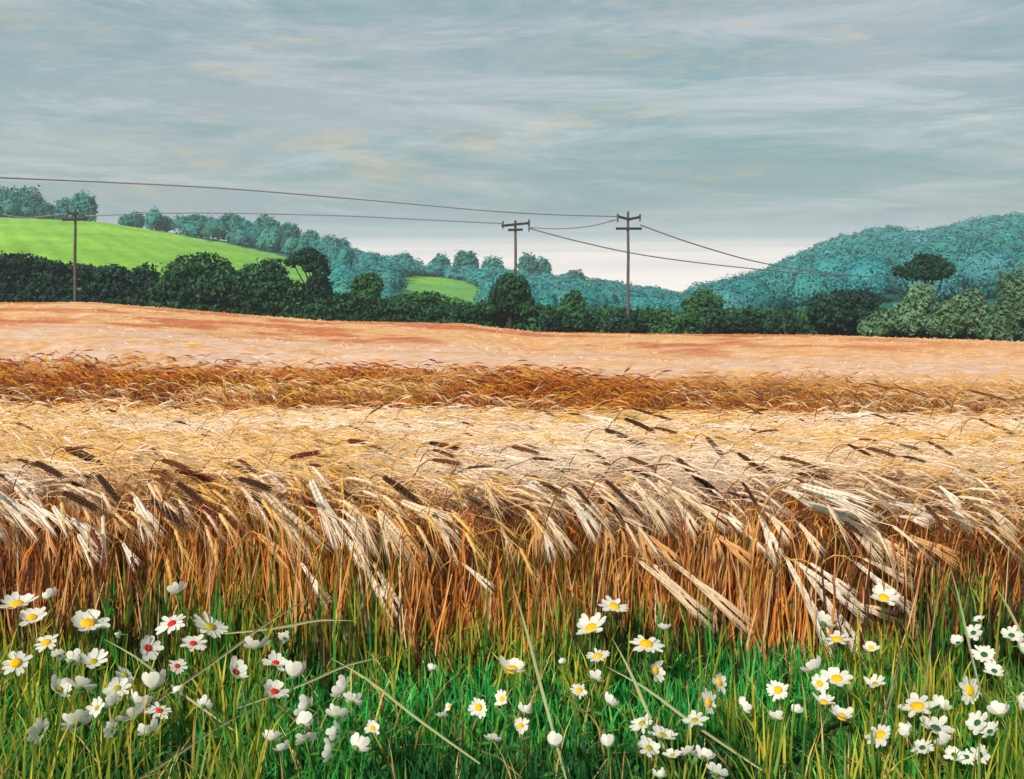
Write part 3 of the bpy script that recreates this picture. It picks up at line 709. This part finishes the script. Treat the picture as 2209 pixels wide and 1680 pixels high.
KW = {'p': 'pale cream', 'w': 'whitish', 'y': 'straw-yellow', 'o': 'peach', 'd': 'blackish brown', 'b': 'mid-brown', 'r': 'rust-red'}
EM = {}
for k_, c_ in EARCOL.items():
    a_, b_ = ear_template(k_ in 'dbr'); EM[k_] = (tinted(a_, c_, 'ear', M_BARLEY), tinted(b_, c_ * (1.0 if k_ not in 'dbr' else 1.5), 'awns', M_BARLEY))
YV = ([760, 800, 880, 960, 1050], [14.2, 11.0, 8.0, 5.15, 3.5])
def hero(kind, u0, v0, u1, v1, label, Y=None, fat=1.0):
    if Y is None: Y = float(np.interp(min(v0, v1), *YV)) * ((.80 if v0 < 1000 else .9) if kind in 'dbr' else .93) if min(v0, v1) < 1050 else 3.42 - .0004 * (v0 - 1050)
    a = at(u0, v0, Y); b = at(u1, v1, Y * .975)
    x = b - a; L_ = np.linalg.norm(x); x /= L_
    rx = a[0] - random.uniform(.1, .2); ry = max(Y + .08, 3.3); zg = g1(rx, ry)
    root = tag(empty('barley_stalk', (rx, ry, zg)), label, 'barley', 'barley ears standing out of the crop')
    base = np.array([rx, ry, zg]); Hh = a[2] - zg
    P0 = np.zeros(3); P3 = a - base; P1 = np.array([0, 0, Hh * .8]); P2 = P3 - x * min(.16, L_ * .6) + np.array([0, 0, .01])
    t = np.linspace(0, 1, 9)[:, None]
    Pp = P0 * (1 - t) ** 3 + 3 * P1 * t * (1 - t) ** 2 + 3 * P2 * t * t * (1 - t) + P3 * t ** 3
    mb = MB(); sc = STRAW[1] * .9 if kind in 'pwyo' else lin(150, 96, 50)
    tube(mb, Pp, np.linspace(.0034, .0022, 9) * max(1, Y / 4.5), sc, 4); mb.build('stem', M_BARLEY, root)
    if kind in 'dbr' and Y > 6: fat *= .6
    zax = np.array([0, -.75, .66]); yax = np.cross(zax, x); yax /= np.linalg.norm(yax); zax = np.cross(x, yax)
    wid = L_ * fat * min(1.0, .25 / L_) ** .7
    M = Matrix(((x[0] * L_, yax[0] * wid, zax[0] * wid, P3[0]), (x[1] * L_, yax[1] * wid, zax[1] * wid, P3[1]), (x[2] * L_, yax[2] * wid, zax[2] * wid, P3[2]), (0, 0, 0, 1)))
    for nm, me in zip(('ear', 'awns'), EM[kind]):
        o = link(nm, me, root); o.matrix_local = M
    return root

S4, O4, O5, O6 = .3423, (0, 714.2), (714.2, 714.2), (1452.7, 714.2)
SB, R1, R2, R3, R4 = .2751, (0, 1218.3), (504.1, 1218.3), (1050.3, 1218.3), (1620.8, 1218.3)
H = []
def add(off, sc, kind, *segs):
    for g in segs: H.append((kind, off[0] + g[0] * sc, off[1] + g[1] * sc, off[0] + g[2] * sc, off[1] + g[3] * sc))
add(O4, S4, 'd', (230, 830, 415, 920), (435, 745, 790, 890), (625, 915, 775, 1105), (410, 1020, 645, 1130), (1440, 845, 1650, 905), (1515, 930, 1740, 995), (1580, 1030, 1760, 1160), (965, 1070, 1200, 1250), (1125, 960, 1300, 1090))
add(O4, S4, 'r', (1180, 1010, 1390, 1190), (1120, 880, 1390, 940), (1840, 795, 2040, 745), (1950, 835, 2195, 940), (1820, 900, 2060, 1040), (1860, 1040, 2090, 1150))
add(O4, S4, 'b', (1030, 815, 1220, 870), (910, 870, 1090, 882))
add(O4, S4, 'w', (70, 830, 150, 900), (50, 910, 280, 1060), (0, 1030, 265, 1270), (190, 1080, 375, 1250), (340, 1110, 440, 1270), (460, 1190, 640, 1335), (500, 1290, 600, 1473), (860, 1060, 1010, 1330), (860, 1120, 925, 1320), (780, 1345, 860, 1490), (1690, 895, 1900, 1130), (1970, 960, 2150, 1360))
add(O4, S4, 'p', (1680, 1020, 2090, 1473))
add(O4, S4, 'o', (300, 1270, 325, 1440), (470, 1300, 500, 1450), (725, 1190, 745, 1275), (1640, 1290, 1850, 1473))
add(O5, S4, 'w', (940, 755, 1290, 870), (530, 850, 970, 1245), (800, 890, 1080, 1030), (1390, 840, 1640, 950), (1500, 1040, 1715, 1320), (1570, 530, 1850, 590), (1640, 695, 1990, 775), (1180, 910, 1340, 985), (100, 600, 440, 690), (70, 1270, 220, 1473), (0, 1190, 60, 1360), (900, 850, 1070, 960), (560, 570, 900, 620), (0, 740, 235, 860), (1340, 1250, 1405, 1450))
add(O5, S4, 'p', (1920, 970, 2170, 1270), (1370, 1200, 1545, 1420), (640, 1130, 850, 1460), (310, 1150, 590, 1470), (130, 1150, 280, 1473), (310, 1170, 410, 1473), (460, 1080, 800, 1225), (1440, 780, 1700, 830))
add(O5, S4, 'o', (2020, 1300, 2209, 1473), (1930, 1200, 2030, 1473), (1290, 1180, 1320, 1430), (1735, 1180, 1760, 1410), (1840, 1270, 1855, 1410), (400, 1200, 600, 1490))
add(O5, S4, 'd', (105, 840, 240, 965), (340, 925, 600, 1100), (830, 1030, 1045, 1140), (1280, 920, 1490, 1035), (1740, 840, 2075, 980), (1740, 950, 1920, 1110), (1750, 1060, 1880, 1270), (1530, 980, 1660, 1110), (1860, 555, 2080, 640), (1740, 625, 2050, 740), (1910, 490, 2209, 570))
add(O5, S4, 'b', (630, 705, 835, 735), (650, 750, 800, 790), (650, 812, 850, 832), (120, 690, 370, 730), (1880, 800, 2090, 875), (1610, 750, 1750, 810), (2050, 610, 2209, 640), (1150, 730, 1340, 770))
add(O6, S4, 'd', (220, 680, 420, 910), (440, 960, 550, 1120), (40, 820, 390, 1110), (415, 775, 640, 930), (1110, 720, 1290, 800), (1425, 715, 1570, 740), (1450, 790, 1620, 820))
add(O6, S4, 'b', (560, 850, 730, 950), (690, 800, 1030, 890), (790, 895, 1030, 925), (1220, 735, 1450, 790), (1070, 840, 1230, 930), (780, 930, 870, 980), (1300, 920, 1460, 935), (1380, 990, 1540, 1065), (1870, 375, 2150, 440), (1225, 330, 1400, 365), (1420, 355, 1640, 420), (970, 405, 1060, 500), (1120, 380, 1220, 480), (1700, 420, 1770, 490), (1940, 560, 2209, 660), (400, 440, 600, 540), (800, 1130, 1000, 1400), (330, 1160, 430, 1300), (1610, 700, 1800, 790), (1860, 870, 2100, 1010))
add(O6, S4, 'w', (320, 1160, 450, 1240), (550, 1170, 690, 1473), (850, 1090, 1330, 1240), (830, 980, 1340, 1130), (1700, 1100, 1910, 1240), (1430, 1165, 1620, 1200), (1770, 880, 2209, 1110), (1980, 840, 2209, 910), (610, 920, 800, 985), (690, 1000, 870, 1055), (1680, 980, 1830, 1100), (520, 715, 690, 745), (235, 590, 600, 640), (1010, 540, 1340, 530), (1370, 1080, 1680, 1150))
add(O6, S4, 'p', (90, 1060, 370, 1220), (20, 1070, 170, 1290), (580, 1130, 770, 1330), (1080, 1190, 1390, 1473), (1950, 1080, 2209, 1310), (1150, 640, 1440, 620), (800, 1220, 960, 1420), (1210, 1260, 1560, 1473), (0, 985, 190, 1090))
add(O6, S4, 'o', (230, 1210, 300, 1460), (465, 1170, 480, 1290), (510, 1250, 525, 1410), (280, 1290, 530, 1473), (1500, 1300, 1840, 1440))
# long heads hanging down over the grass
add(R2, SB, 'w', (540, 0, 775, 350), (1020, 0, 1300, 470), (1110, 0, 1330, 420), (1810, 0, 2060, 210), (780, 430, 930, 630))
add(R3, SB, 'p', (1230, 0, 1850, 500), (1480, 0, 2138, 530), (1330, 20, 1700, 400), (1560, 60, 1990, 400))
add(R4, SB, 'w', (380, 0, 1000, 440), (300, 0, 740, 830), (430, 60, 1005, 860), (840, 0, 1340, 405), (480, 0, 870, 262))
add(R4, SB, 'p', (700, 290, 1210, 405), (900, -40, 1310, 150))
def hero_labels():
    groups = {}
    for h in H:
        mid = (h[2] + h[4]) / 2
        where = 'at the far rusty strip' if mid < 890 else 'on the crop top' if mid < 1040 else 'at the front edge' if mid < 1230 else 'hanging over the grass'
        groups.setdefault((h[0], where), []).append(h)
    for (k, where), hs in groups.items():
        hs.sort(key=lambda h: h[1])
        for i, h in enumerate(hs):
            lb = '%s barley ear %s, %s' % (KW[k], where, 'the only one there' if len(hs) == 1 else ordinal(i + 1, len(hs)) + ' of its colour there')
            Y = None; fat = 1.0
            if where == 'hanging over the grass' or h[4] > 1260: Y = 3.36; fat = .62
            if k in 'dbr': fat = .95
            hero(k, *h[1:], lb, Y, fat)
hero_labels()

# ------------------------------------------------------------------ grass verge
def grass():
    mb = MB(); r = np.random.default_rng(12)
    def blades(x, y, h, wd, pal, bend):
        n = len(x); z = ground(x, y); az = r.uniform(0, 6.283, n); be = np.abs(r.normal(0, bend, n)); c = pick(pal, r.integers(0, len(pal), n)) * r.uniform(.75, 1.2, n)[:, None]
        D = np.stack([np.cos(az), np.sin(az), 0 * az], -1); fa = r.uniform(-.9, .9, n); S = np.stack([np.cos(fa), np.sin(fa), 0 * fa], -1) * wd[:, None]
        p = np.stack([x, y, z], -1); V = []
        for t, k in ((0, .8), (.4, 1), (.75, .7)):
            q = p + D * (h * be * t * t)[:, None] + np.array([0, 0, 1]) * (h * t * (1 - .25 * be * t))[:, None]
            V += [q - S * k, q + S * k]
        V.append(p + D * (h * be)[:, None] + np.array([0, 0, 1]) * (h * (1 - .3 * be))[:, None])
        b = np.arange(n)[:, None, None] * 7; n0 = mb.n
        cs = np.stack([c * .8] * 2 + [c] * 2 + [c * 1.1] * 3, 1)
        mb.add(np.stack(V, 1), (b + np.array([[[0, 1, 3, 2], [2, 3, 5, 4]]])).reshape(-1, 4), cs.reshape(-1, 3))
        mb.f.append((b[:, 0] + np.array([[4, 5, 6]])) + n0)
    GR = [lin(60, 140, 46), lin(44, 132, 50), lin(96, 164, 58), lin(38, 100, 44), lin(44, 146, 74)]
    YG = [lin(158, 160, 48), lin(126, 146, 46), lin(186, 172, 62), lin(104, 128, 44), lin(70, 110, 40)]
    DK = [lin(40, 56, 30), lin(58, 54, 34), lin(30, 66, 36), lin(92, 82, 40), lin(48, 86, 36)]
    x, y = scatter(-4.2, 4.0, 1.5, 3.75, 3000, r); n = len(x)
    pk = fbm(x * 1.5, y * 1.9, 81); em = pk > .52; dk_ = pk < .38
    for msk, pal in ((em, [lin(36, 150, 76), lin(60, 164, 72), lin(44, 138, 60), lin(112, 180, 70)]), (dk_, [lin(28, 74, 38), lin(36, 92, 46), lin(46, 104, 44)]), (~em & ~dk_, GR)):
        blades(x[msk], y[msk], r.uniform(.08, .2, msk.sum()), r.uniform(.0022, .0048, msk.sum()), pal, .5)
    x, y = scatter(-4.2, 4.0, 2.3, 3.7, 900, r); n = len(x); k = fbm(x * 2.1, y * 1.5, 17) > .52; x, y = x[k], y[k]; n = len(x)
    blades(x, y, r.uniform(.16, .34, n), r.uniform(.0025, .005, n), YG, .3)
    x, y = scatter(-4.2, 4.0, 1.6, 3.6, 260, r); n = len(x)
    blades(x, y, r.uniform(.06, .3, n), r.uniform(.0018, .0035, n), [lin(206, 178, 110), lin(178, 142, 84), lin(150, 120, 66)], .8)
    x, y = scatter(-4.2, 4.0, 1.6, 3.6, 160, r); k = fbm(x * 1.7, y * 1.7, 61) > .45; x, y = x[k], y[k]; n = len(x)
    blades(x, y, r.uniform(.07, .16, n), r.uniform(.010, .019, n), [lin(48, 130, 60), lin(70, 142, 56), lin(92, 150, 62), lin(60, 104, 44)], .9)
    x, y = scatter(-4.2, 4.0, 3.14, 3.64, 1300, r); k = r.random(len(x)) < .4 + smooth(.36, .56, fbm(x * 1.6, x * 0, 63)); x, y = x[k], y[k]; n = len(x)
    blades(x, y, (.16 + .25 * smooth(.3, .62, fbm(x * 1.6, x * 0, 63))) * r.uniform(.55, 1.25, n), r.uniform(.003, .0055, n), DK + GR[:2] + YG[:2], .22)
    return tag(mb.build('verge_grass', M_GRASS), 'green and yellow grass of the verge in front of the barley', 'grass', None, 'stuff')
grass()

GB = [(R1, 820, 585, 1440, 975, 'thin pale grass blade slanting down between the red-centred daisies'),
      (R1, 1380, 1460, 2060, 1100, 'broad pale grass blade rising right near the bottom left'),
      (R1, 1560, 800, 2480, 230, 'long pale grass stem slanting up to the right, left of centre'),
      (R2, 430, 455, 960, 440, 'pale grass blade lying level below the barley, left of centre'),
      (R2, 760, 730, 1480, 1190, 'broad grey-green blade slanting down right, crossing another, left of centre'),
      (R2, 580, 890, 1200, 715, 'thin grey-green blade rising right, crossing the broad one'),
      (R3, 490, 1150, 200, 150, 'tall upright pale blade leaning left in the middle of the verge'),
      (R3, 1270, 1140, 980, 570, 'steep pale blade of the crossed pair right of the middle'),
      (R3, 1640, 1220, 930, 795, 'shallow pale blade of the crossed pair right of the middle'),
      (R4, 1350, 1020, 1460, 210, 'tall straight pale blade near the right side of the verge'),
      (R4, 1680, 480, 1560, 20, 'pale blade leaning left at the barley edge, far right'),
      (R4, 2100, 500, 1900, 150, 'pale curved blade above the right-edge daisies'),
      (R4, 1060, 1160, 1200, 680, 'short pale olive blade left of the tall straight one'),
      (R4, 1120, 870, 1190, 670, 'broad olive leaf tip left of the tall straight blade')]
def blade(off, a, b, c, d, label):
    P = [at(off[0] + x * SB, off[1] + y * SB, float(np.interp(off[1] + y * SB, [1240, 1640], [3.28, 2.6])) - .05) for x, y in ((a, b), (c, d))]
    if P[0][2] > P[1][2]: P = P[::-1]
    p0, p2 = P; dd = p0 - p2; gz = g1(p0[0], p0[1]); ex = min(max((gz - p0[2]) / min(dd[2], -.02), 0), .22 / np.linalg.norm(dd))
    foot = p0 + dd * ex; foot[2] = max(foot[2] - .03, gz)
    t = np.linspace(0, 1, 8); pts = []
    ctrl = [foot, foot * .55 + p2 * .45, foot * .3 + p2 * .7 + np.array([0, 0, .02]), p2]
    for s in t:
        q = s * 3; i = min(int(q), 2); f = q - i; pts.append(ctrl[i] * (1 - f) + ctrl[i + 1] * f)
    pts = np.array(pts); pts[1:-1] = (pts[:-2] + 2 * pts[1:-1] + pts[2:]) / 4
    wdt = np.array([.003, .0045, .0052, .0056, .0052, .0042, .0027, .0007]); T = np.gradient(pts, axis=0)
    S = np.cross(T, np.array([0, 1.0, .2])); S /= np.linalg.norm(S, axis=1, keepdims=True)
    fold = np.array([0, .004, 0])
    V = np.stack([pts - S * wdt[:, None], pts + fold, pts + S * wdt[:, None]], 1) - foot
    i = np.arange(7)[:, None] * 3; f = np.concatenate([np.stack([i + 0, i + 1, i + 4, i + 3], -1).reshape(-1, 4), np.stack([i + 1, i + 2, i + 5, i + 4], -1).reshape(-1, 4)])
    mb = MB(); mb.add(V, f, lin(158, 164, 118)); o = mb.build('grass_blade', M_GRASS); o.location = foot
    tag(o, label, 'grass', 'pale grass blades')
for g in GB: blade(*g)

# ------------------------------------------------------------------ daisies
CEN = {'Y': lin(238, 182, 30), 'R': lin(206, 48, 36), 'O': lin(170, 158, 44), 'G': lin(48, 92, 56)}
CW = {'Y': 'yellow', 'R': 'red', 'O': 'olive-green', 'G': 'dark green'}
def petals_mesh(cup, seed, npet):
    """unit radius ring of separate broad petals; cup = how far they rise (0 flat, 1 upright)"""
    r = np.random.default_rng(seed); mb = MB()
    for k in range(npet):
        a = k / npet * 2 * math.pi + r.normal(0, .06); ln = r.uniform(.7, 1.1); wd = 4.7 / npet * r.uniform(.75, 1.2); cu = cup * r.uniform(.7, 1.3) + r.normal(0, .09)
        V = []
        for t, wk in ((.16, .35), (.45, .8), (.75, 1.0), (.93, .72), (1.0, .3)):
            rr = t * ln * math.cos(cu * 1.15 * t ** .7); zz = t * ln * math.sin(cu * 1.15 * t ** .7) + .012 * (k % 2) - .05 * t * t * (1 - cup)
            for s in (-1, 0, 1):
                w_ = wd * wk * s * .5; V.append([rr * math.cos(a) - w_ * math.sin(a), rr * math.sin(a) + w_ * math.cos(a), zz + .03 * abs(s) - .0 + (.0 if s else -.01)])
        i = np.array([[j * 3 + q, j * 3 + q + 1, j * 3 + q + 4, j * 3 + q + 3] for j in range(4) for q in (0, 1)])
        mb.add(np.array(V), i, lin(234, 232, 222) * r.uniform(.92, 1.0))
    me = mb.mesh('petals'); me.materials.append(M_PETAL); return me
def disc_mesh(col):
    mb = MB(); V = [[0, 0, .2]]; ring = 14
    for k, (rr, zz) in enumerate(((.14, .19), (.27, .14), (.34, .06), (.33, -.03))):
        for j in range(ring):
            a = j / ring * 6.2832; q = 1 + .06 * ((j + k) % 2); V.append([rr * q * math.cos(a), rr * q * math.sin(a), zz * q])
    f3 = [[0, 1 + j, 1 + (j + 1) % ring] for j in range(ring)]
    f4 = [[1 + k * ring + j, 1 + (k + 1) * ring + j, 1 + (k + 1) * ring + (j + 1) % ring, 1 + k * ring + (j + 1) % ring] for k in range(3) for j in range(ring)]
    mb.add(V, f4, col); mb.f.append(np.array(f3)); me = mb.mesh('disc'); me.materials.append(M_DISC); return me
def calyx_mesh():
    mb = MB(); P = np.array([[0, 0, -.16], [0, 0, -.1], [0, 0, -.02], [0, 0, .03]]); tube(mb, P, np.array([.06, .2, .27, .2]), lin(92, 124, 56), 9)
    me = mb.mesh('calyx'); me.materials.append(M_STEM); return me
PM_OPEN = [petals_mesh(c, 40 + i, n) for i, (c, n) in enumerate(((.12, 13), (.2, 10), (.3, 12), (.05, 14), (.25, 11), (.16, 15), (.38, 9), (.1, 12)))]
PM_CUP = [petals_mesh(c, 60 + i, n) for i, (c, n) in enumerate(((.42, 8), (.55, 9), (.3, 10), (.7, 8), (.2, 9), (.48, 11)))]
DM = {k: disc_mesh(c) for k, c in CEN.items()}; CM = calyx_mesh()
leaf_m = None
def daisy(off, cx, cy, wd, ht, cen, label, ang=0.0, size=1.0):
    u = off[0] + cx * SB; v = off[1] + cy * SB
    Y = float(np.interp(v, [1240, 1650], [3.32, 2.52])) - .04
    C = at(u, v, Y); x0 = C[0] + random.uniform(-.03, .03); y0 = Y + random.uniform(.02, .06); zg = g1(x0, y0)
    root = tag(empty('daisy', (x0, y0, zg)), label, 'daisy', 'white daisies in the verge'); base = np.array([x0, y0, zg])
    R = max(wd, ht) * SB / F * Y / 2 * 1.16
    view = Vector(np.array([0, 0, EYE]) - C).normalized()
    asp = min(wd, ht) / max(wd, ht) * .86; tilt = math.acos(min(max(asp, .3), .97))
    long_ax = math.radians(ang if wd >= ht else 90 + ang)                    # direction of the long axis in the picture
    right = Vector((1, 0, 0)); up = view.cross(right).normalized(); up = up if up.z > 0 else -up
    lx = right * math.cos(long_ax) + up * math.sin(long_ax)
    sh = lx.cross(view); sh = sh if sh.z >= 0 else -sh
    if cen == 'N':
        nrm = (sh * math.sin(tilt) - view * max(.22, math.cos(tilt) * .75)).normalized(); pm = random.choice(PM_CUP); sc = R * 1.12
        pos = Vector(C) - nrm * sc * .25
    else:
        nrm = (view * math.cos(tilt) + sh * math.sin(tilt)).normalized(); pm = random.choice(PM_OPEN); sc = R; pos = Vector(C) - nrm * sc * .08
    q = nrm.to_track_quat('Z', 'Y').to_matrix() @ Matrix.Rotation(random.uniform(0, 6.28), 3, 'Z')
    wob = Matrix.Diagonal((random.uniform(.92, 1.08), random.uniform(.92, 1.08), 1))
    M = Matrix.Translation(pos - Vector(base)) @ (q @ wob).to_4x4() @ Matrix.Scale(sc, 4)
    parts = [('petals', pm), ('calyx', CM)]
    if cen != 'N': parts.append(('disc', DM[cen]))
    for nm, me in parts:
        o = link(nm, me, root); o.matrix_local = M @ Matrix.Diagonal((.78, .78, .8, 1)) if (nm == 'disc' and cen in 'RGO') else M
    hd = np.array(pos - Vector(base)) - np.array(nrm) * sc * .12
    mid = hd * .55 + np.array([random.uniform(-.015, .015), .01, 0]); mb = MB()
    pre = hd - np.array(nrm) * .03
    tube(mb, np.array([[0, 0, -.02], mid, pre * .4 + mid * .6 * 0 + pre * .6, hd]), np.array([.0032, .0028, .0024, .0024]), lin(72, 122, 48), 5)
    mb.build('stem', M_STEM, root)
    for q_ in range(2):
        p = mid * random.uniform(.5, 1.1); az = random.uniform(0, 6.28); d = np.array([math.cos(az), math.sin(az), .5]); sd_ = np.array([-math.sin(az), math.cos(az), 0]); l_ = random.uniform(.03, .06)
        lb_ = MB(); V = []
        for t_, w_ in ((0, .002), (.35, .008), (.7, .007), (1, .001)):
            c_ = p + d * l_ * t_ - np.array([0, 0, .4]) * l_ * t_ * t_; V += [c_ - sd_ * w_, c_ + sd_ * w_]
        lb_.add(np.array(V), np.array([[0, 1, 3, 2], [2, 3, 5, 4], [4, 5, 7, 6]]), lin(74, 124, 50)); lb_.build('leaf', M_STEM, root)
D_ = []
def dz(off, *rows):
    for r_ in rows: D_.append((off,) + tuple(r_))
dz(R1, (130, 305, 250, 110, 'Y', 8), (250, 410, 200, 150, 'Y'), (380, 245, 130, 90, 'N', 20), (690, 455, 280, 165, 'Y'), (360, 605, 170, 110, 'Y', 15), (125, 765, 220, 190, 'Y'), (460, 700, 90, 80, 'N'), (575, 735, 140, 110, 'N', -25),
   (735, 755, 200, 150, 'O'), (1345, 455, 200, 140, 'R', 25), (1390, 200, 150, 80, 'N', 25), (1650, 480, 270, 150, 'O', -22), (1165, 650, 190, 170, 'R', -40), (1515, 612, 180, 115, 'R', -8), (1390, 790, 140, 110, 'R', -20),
   (1850, 840, 220, 150, 'R', -30), (2010, 625, 170, 90, 'N', 5), (980, 860, 160, 90, 'O', -30), (465, 975, 220, 155, 'O', -25), (640, 925, 220, 90, 'N', -12), (920, 965, 190, 160, 'O'), (1205, 935, 220, 75, 'N'), (1390, 990, 90, 88, 'N'),
   (1100, 1060, 200, 80, 'N', -15), (1250, 1140, 180, 120, 'R'), (760, 1120, 130, 140, 'O', -10), (880, 1080, 140, 90, 'N', 30), (1050, 1160, 230, 90, 'N', 32), (600, 1215, 200, 130, 'N', 8), (300, 1300, 150, 170, 'N', -20),
   (865, 1290, 110, 120, 'N'), (1165, 1290, 190, 120, 'N', 18), (1605, 1090, 120, 100, 'N', -25), (930, 545, 45, 55, 'N'))
dz(R2, (400, 560, 100, 90, 'N', -15), (330, 765, 200, 120, 'R', -12), (475, 850, 200, 90, 'N', -5), (320, 990, 220, 140, 'R', -18), (560, 1110, 150, 170, 'N', -25), (850, 975, 120, 170, 'N', -35), (935, 1050, 150, 110, 'N', -20), (815, 1160, 190, 120, 'N', -10),
   (540, 1250, 150, 150, 'N', -30), (560, 1350, 150, 110, 'N', 20), (795, 1310, 110, 120, 'N'), (1090, 1280, 110, 105, 'Y'), (970, 1420, 170, 150, 'N', -40), (300, 1355, 140, 70, 'N'), (380, 1435, 120, 70, 'N', 10), (1560, 815, 80, 70, 'N'), (1635, 1175, 80, 50, 'N'),
   (1690, 1110, 60, 80, 'Y'), (1920, 1115, 150, 150, 'Y'), (2030, 1350, 130, 80, 'N', -12), (750, 1450, 110, 140, 'N'))
dz(R3, (200, 815, 240, 130, 'Y', -8), (120, 1050, 120, 130, 'Y', -20), (300, 1140, 140, 85, 'N', -12), (265, 1260, 130, 120, 'Y'), (525, 1400, 150, 105, 'N', -20), (725, 980, 130, 110, 'Y', -20), (585, 765, 75, 60, 'N'), (870, 712, 180, 90, 'Y', 5), (815, 490, 240, 155, 'Y', 18),
   (1000, 322, 210, 110, 'Y', -12), (1250, 615, 240, 140, 'Y', -10), (1325, 830, 120, 160, 'Y'), (1395, 490, 95, 60, 'N'), (1825, 920, 100, 150, 'Y', 10), (1740, 1080, 110, 160, 'Y'), (2005, 1105, 105, 120, 'N', 25), (1215, 1240, 190, 120, 'O', 20),
   (1380, 1330, 200, 115, 'O', -15), (1275, 1435, 190, 145, 'O', -25), (950, 1405, 140, 90, 'N'), (1630, 1215, 180, 100, 'O', 8), (1455, 1490, 140, 80, 'O', 8), (1575, 1460, 120, 80, 'N', 15), (1705, 1490, 140, 120, 'N', -25), (1805, 1615, 160, 100, 'N', -20),
   (1360, 1645, 130, 70, 'N'), (960, 1070, 130, 80, 'N', -40), (850, 880, 120, 80, 'N', -30))
dz(R4, (1040, 255, 220, 150, 'Y', -8), (575, 440, 130, 110, 'N', -30), (670, 580, 220, 80, 'Y'), (940, 650, 120, 110, 'Y'), (485, 800, 150, 105, 'N', 20), (670, 890, 210, 155, 'Y'), (535, 930, 150, 150, 'Y'), (210, 980, 180, 170, 'Y'), (970, 930, 150, 90, 'O', 5),
   (570, 1075, 180, 80, 'Y', -12), (345, 1145, 100, 80, 'N', -15), (195, 1190, 145, 100, 'N', -15), (710, 1185, 210, 105, 'Y', -15), (1300, 1105, 260, 130, 'Y', 6), (1485, 1105, 140, 105, 'N', -30), (1720, 985, 145, 205, 'Y', -12), (1010, 1330, 210, 130, 'Y', 25),
   (1235, 1290, 120, 130, 'N', -20), (1445, 1275, 270, 140, 'G', -15), (1770, 1235, 180, 130, 'G', 30), (1945, 1150, 190, 105, 'N', 12), (1870, 1305, 180, 100, 'G', 22), (1340, 1430, 170, 105, 'G', 12), (1500, 1385, 150, 70, 'N', 22), (1590, 1490, 140, 130, 'G'),
   (1690, 1505, 120, 110, 'G'), (1800, 1490, 120, 140, 'G'), (1825, 700, 170, 145, 'G'), (1905, 830, 145, 118, 'G'), (1740, 530, 150, 110, 'G', 20), (1785, 432, 90, 50, 'G', 15), (1620, 610, 140, 75, 'G', 15), (2040, 550, 150, 110, 'G'), (2110, 1070, 80, 140, 'N'), (2115, 640, 60, 110, 'N'))
def daisies():
    groups = {}
    for d in D_:
        u = d[0][0] + d[1] * SB; v = d[0][1] + d[2] * SB; k = d[5]
        zone = ''
        if k == 'N': zone = ('left half, ' if u < 1104 else 'right half, ') + ('upper rows' if v < 1450 else 'middle rows' if v < 1550 else 'lowest rows')
        elif k in 'Y': zone = 'left half' if u < 1104 else 'right half'
        elif k == 'O': zone = 'left half' if u < 1104 else 'right half'
        groups.setdefault((k, zone), []).append((u, d))
    for (k, zone), ds in groups.items():
        ds.sort(key=lambda t: t[0]); n = len(ds)
        for i, (u, d) in enumerate(ds):
            w_ = max(d[3], d[4]); sz = 'large' if w_ > 205 else 'small' if w_ < 115 else 'medium'
            who = ordinal(i + 1, n) if n > 1 else 'only one'
            if k == 'N': lb = '%s cupped white daisy without visible centre, %s in %s' % (sz, who, zone)
            elif zone: lb = '%s white daisy with %s centre, %s of that colour in %s' % (sz, CW[k], who, zone)
            else: lb = '%s white daisy with %s centre, %s of the %s-centred ones' % (sz, CW[k], who, CW[k])
            daisy(*d[:6], lb, d[6] if len(d) > 6 else 0.0)
daisies()

# broad withered leaf low in the verge at the right
def withered_leaf():
    Y = 2.72; a = at(R4[0] + 450 * SB, R4[1] + 1420 * SB, Y); b = at(R4[0] + 780 * SB, R4[1] + 1250 * SB, Y + .05)
    t = np.linspace(0, 1, 7); base = np.array([a[0], a[1], g1(a[0], a[1])]); mb = MB(); V = []
    w_ = np.array([.004, .018, .026, .028, .022, .013, .002])
    for s, k in zip(t, w_):
        p = a * (1 - s) + b * s - base + np.array([0, 0, .02 * math.sin(s * 3.1)])
        V += [p + np.array([-.3, .5, -.8]) * k * .9, p + np.array([0, -.006, 0]), p + np.array([.3, -.5, .8]) * k]
    i = np.arange(6)[:, None] * 3; f = np.concatenate([np.stack([i, i + 1, i + 4, i + 3], -1).reshape(-1, 4), np.stack([i + 1, i + 2, i + 5, i + 4], -1).reshape(-1, 4)])
    root = tag(empty('withered_leaf', base), 'broad dark brown withered leaf low in the grass, right of the middle', 'leaf')
    mb.add(np.array(V), f, lin(74, 58, 40)); mb.build('blade', M_STEM, root)
    s_ = MB(); tube(s_, np.array([[0, .01, -.02], (a - base) * .5 + [0, .01, 0], a - base]), .003, lin(84, 66, 44), 5); s_.build('stalk', M_STEM, root)
withered_leaf()

# ------------------------------------------------------------------ the hazy sea air
def haze():
    mb = MB(); box(mb, (0, 7100, -7), (23600, 14400, 66), (1, 1, 1))
    m = bpy.data.materials.new('sea_air'); m.use_nodes = True; t = m.node_tree; t.nodes.clear()
    o = N(t, 'ShaderNodeOutputMaterial'); v = N(t, 'ShaderNodeVolumePrincipled')
    v.inputs['Color'].default_value = (0.80, 0.92, 1.0, 1); v.inputs['Density'].default_value = 0.0004
    t.links.new(v.outputs[0], o.inputs['Volume'])
    tag(mb.build('haze', m, None, False), 'thin pale blue sea haze over the whole view', 'haze', None, 'stuff')
haze()
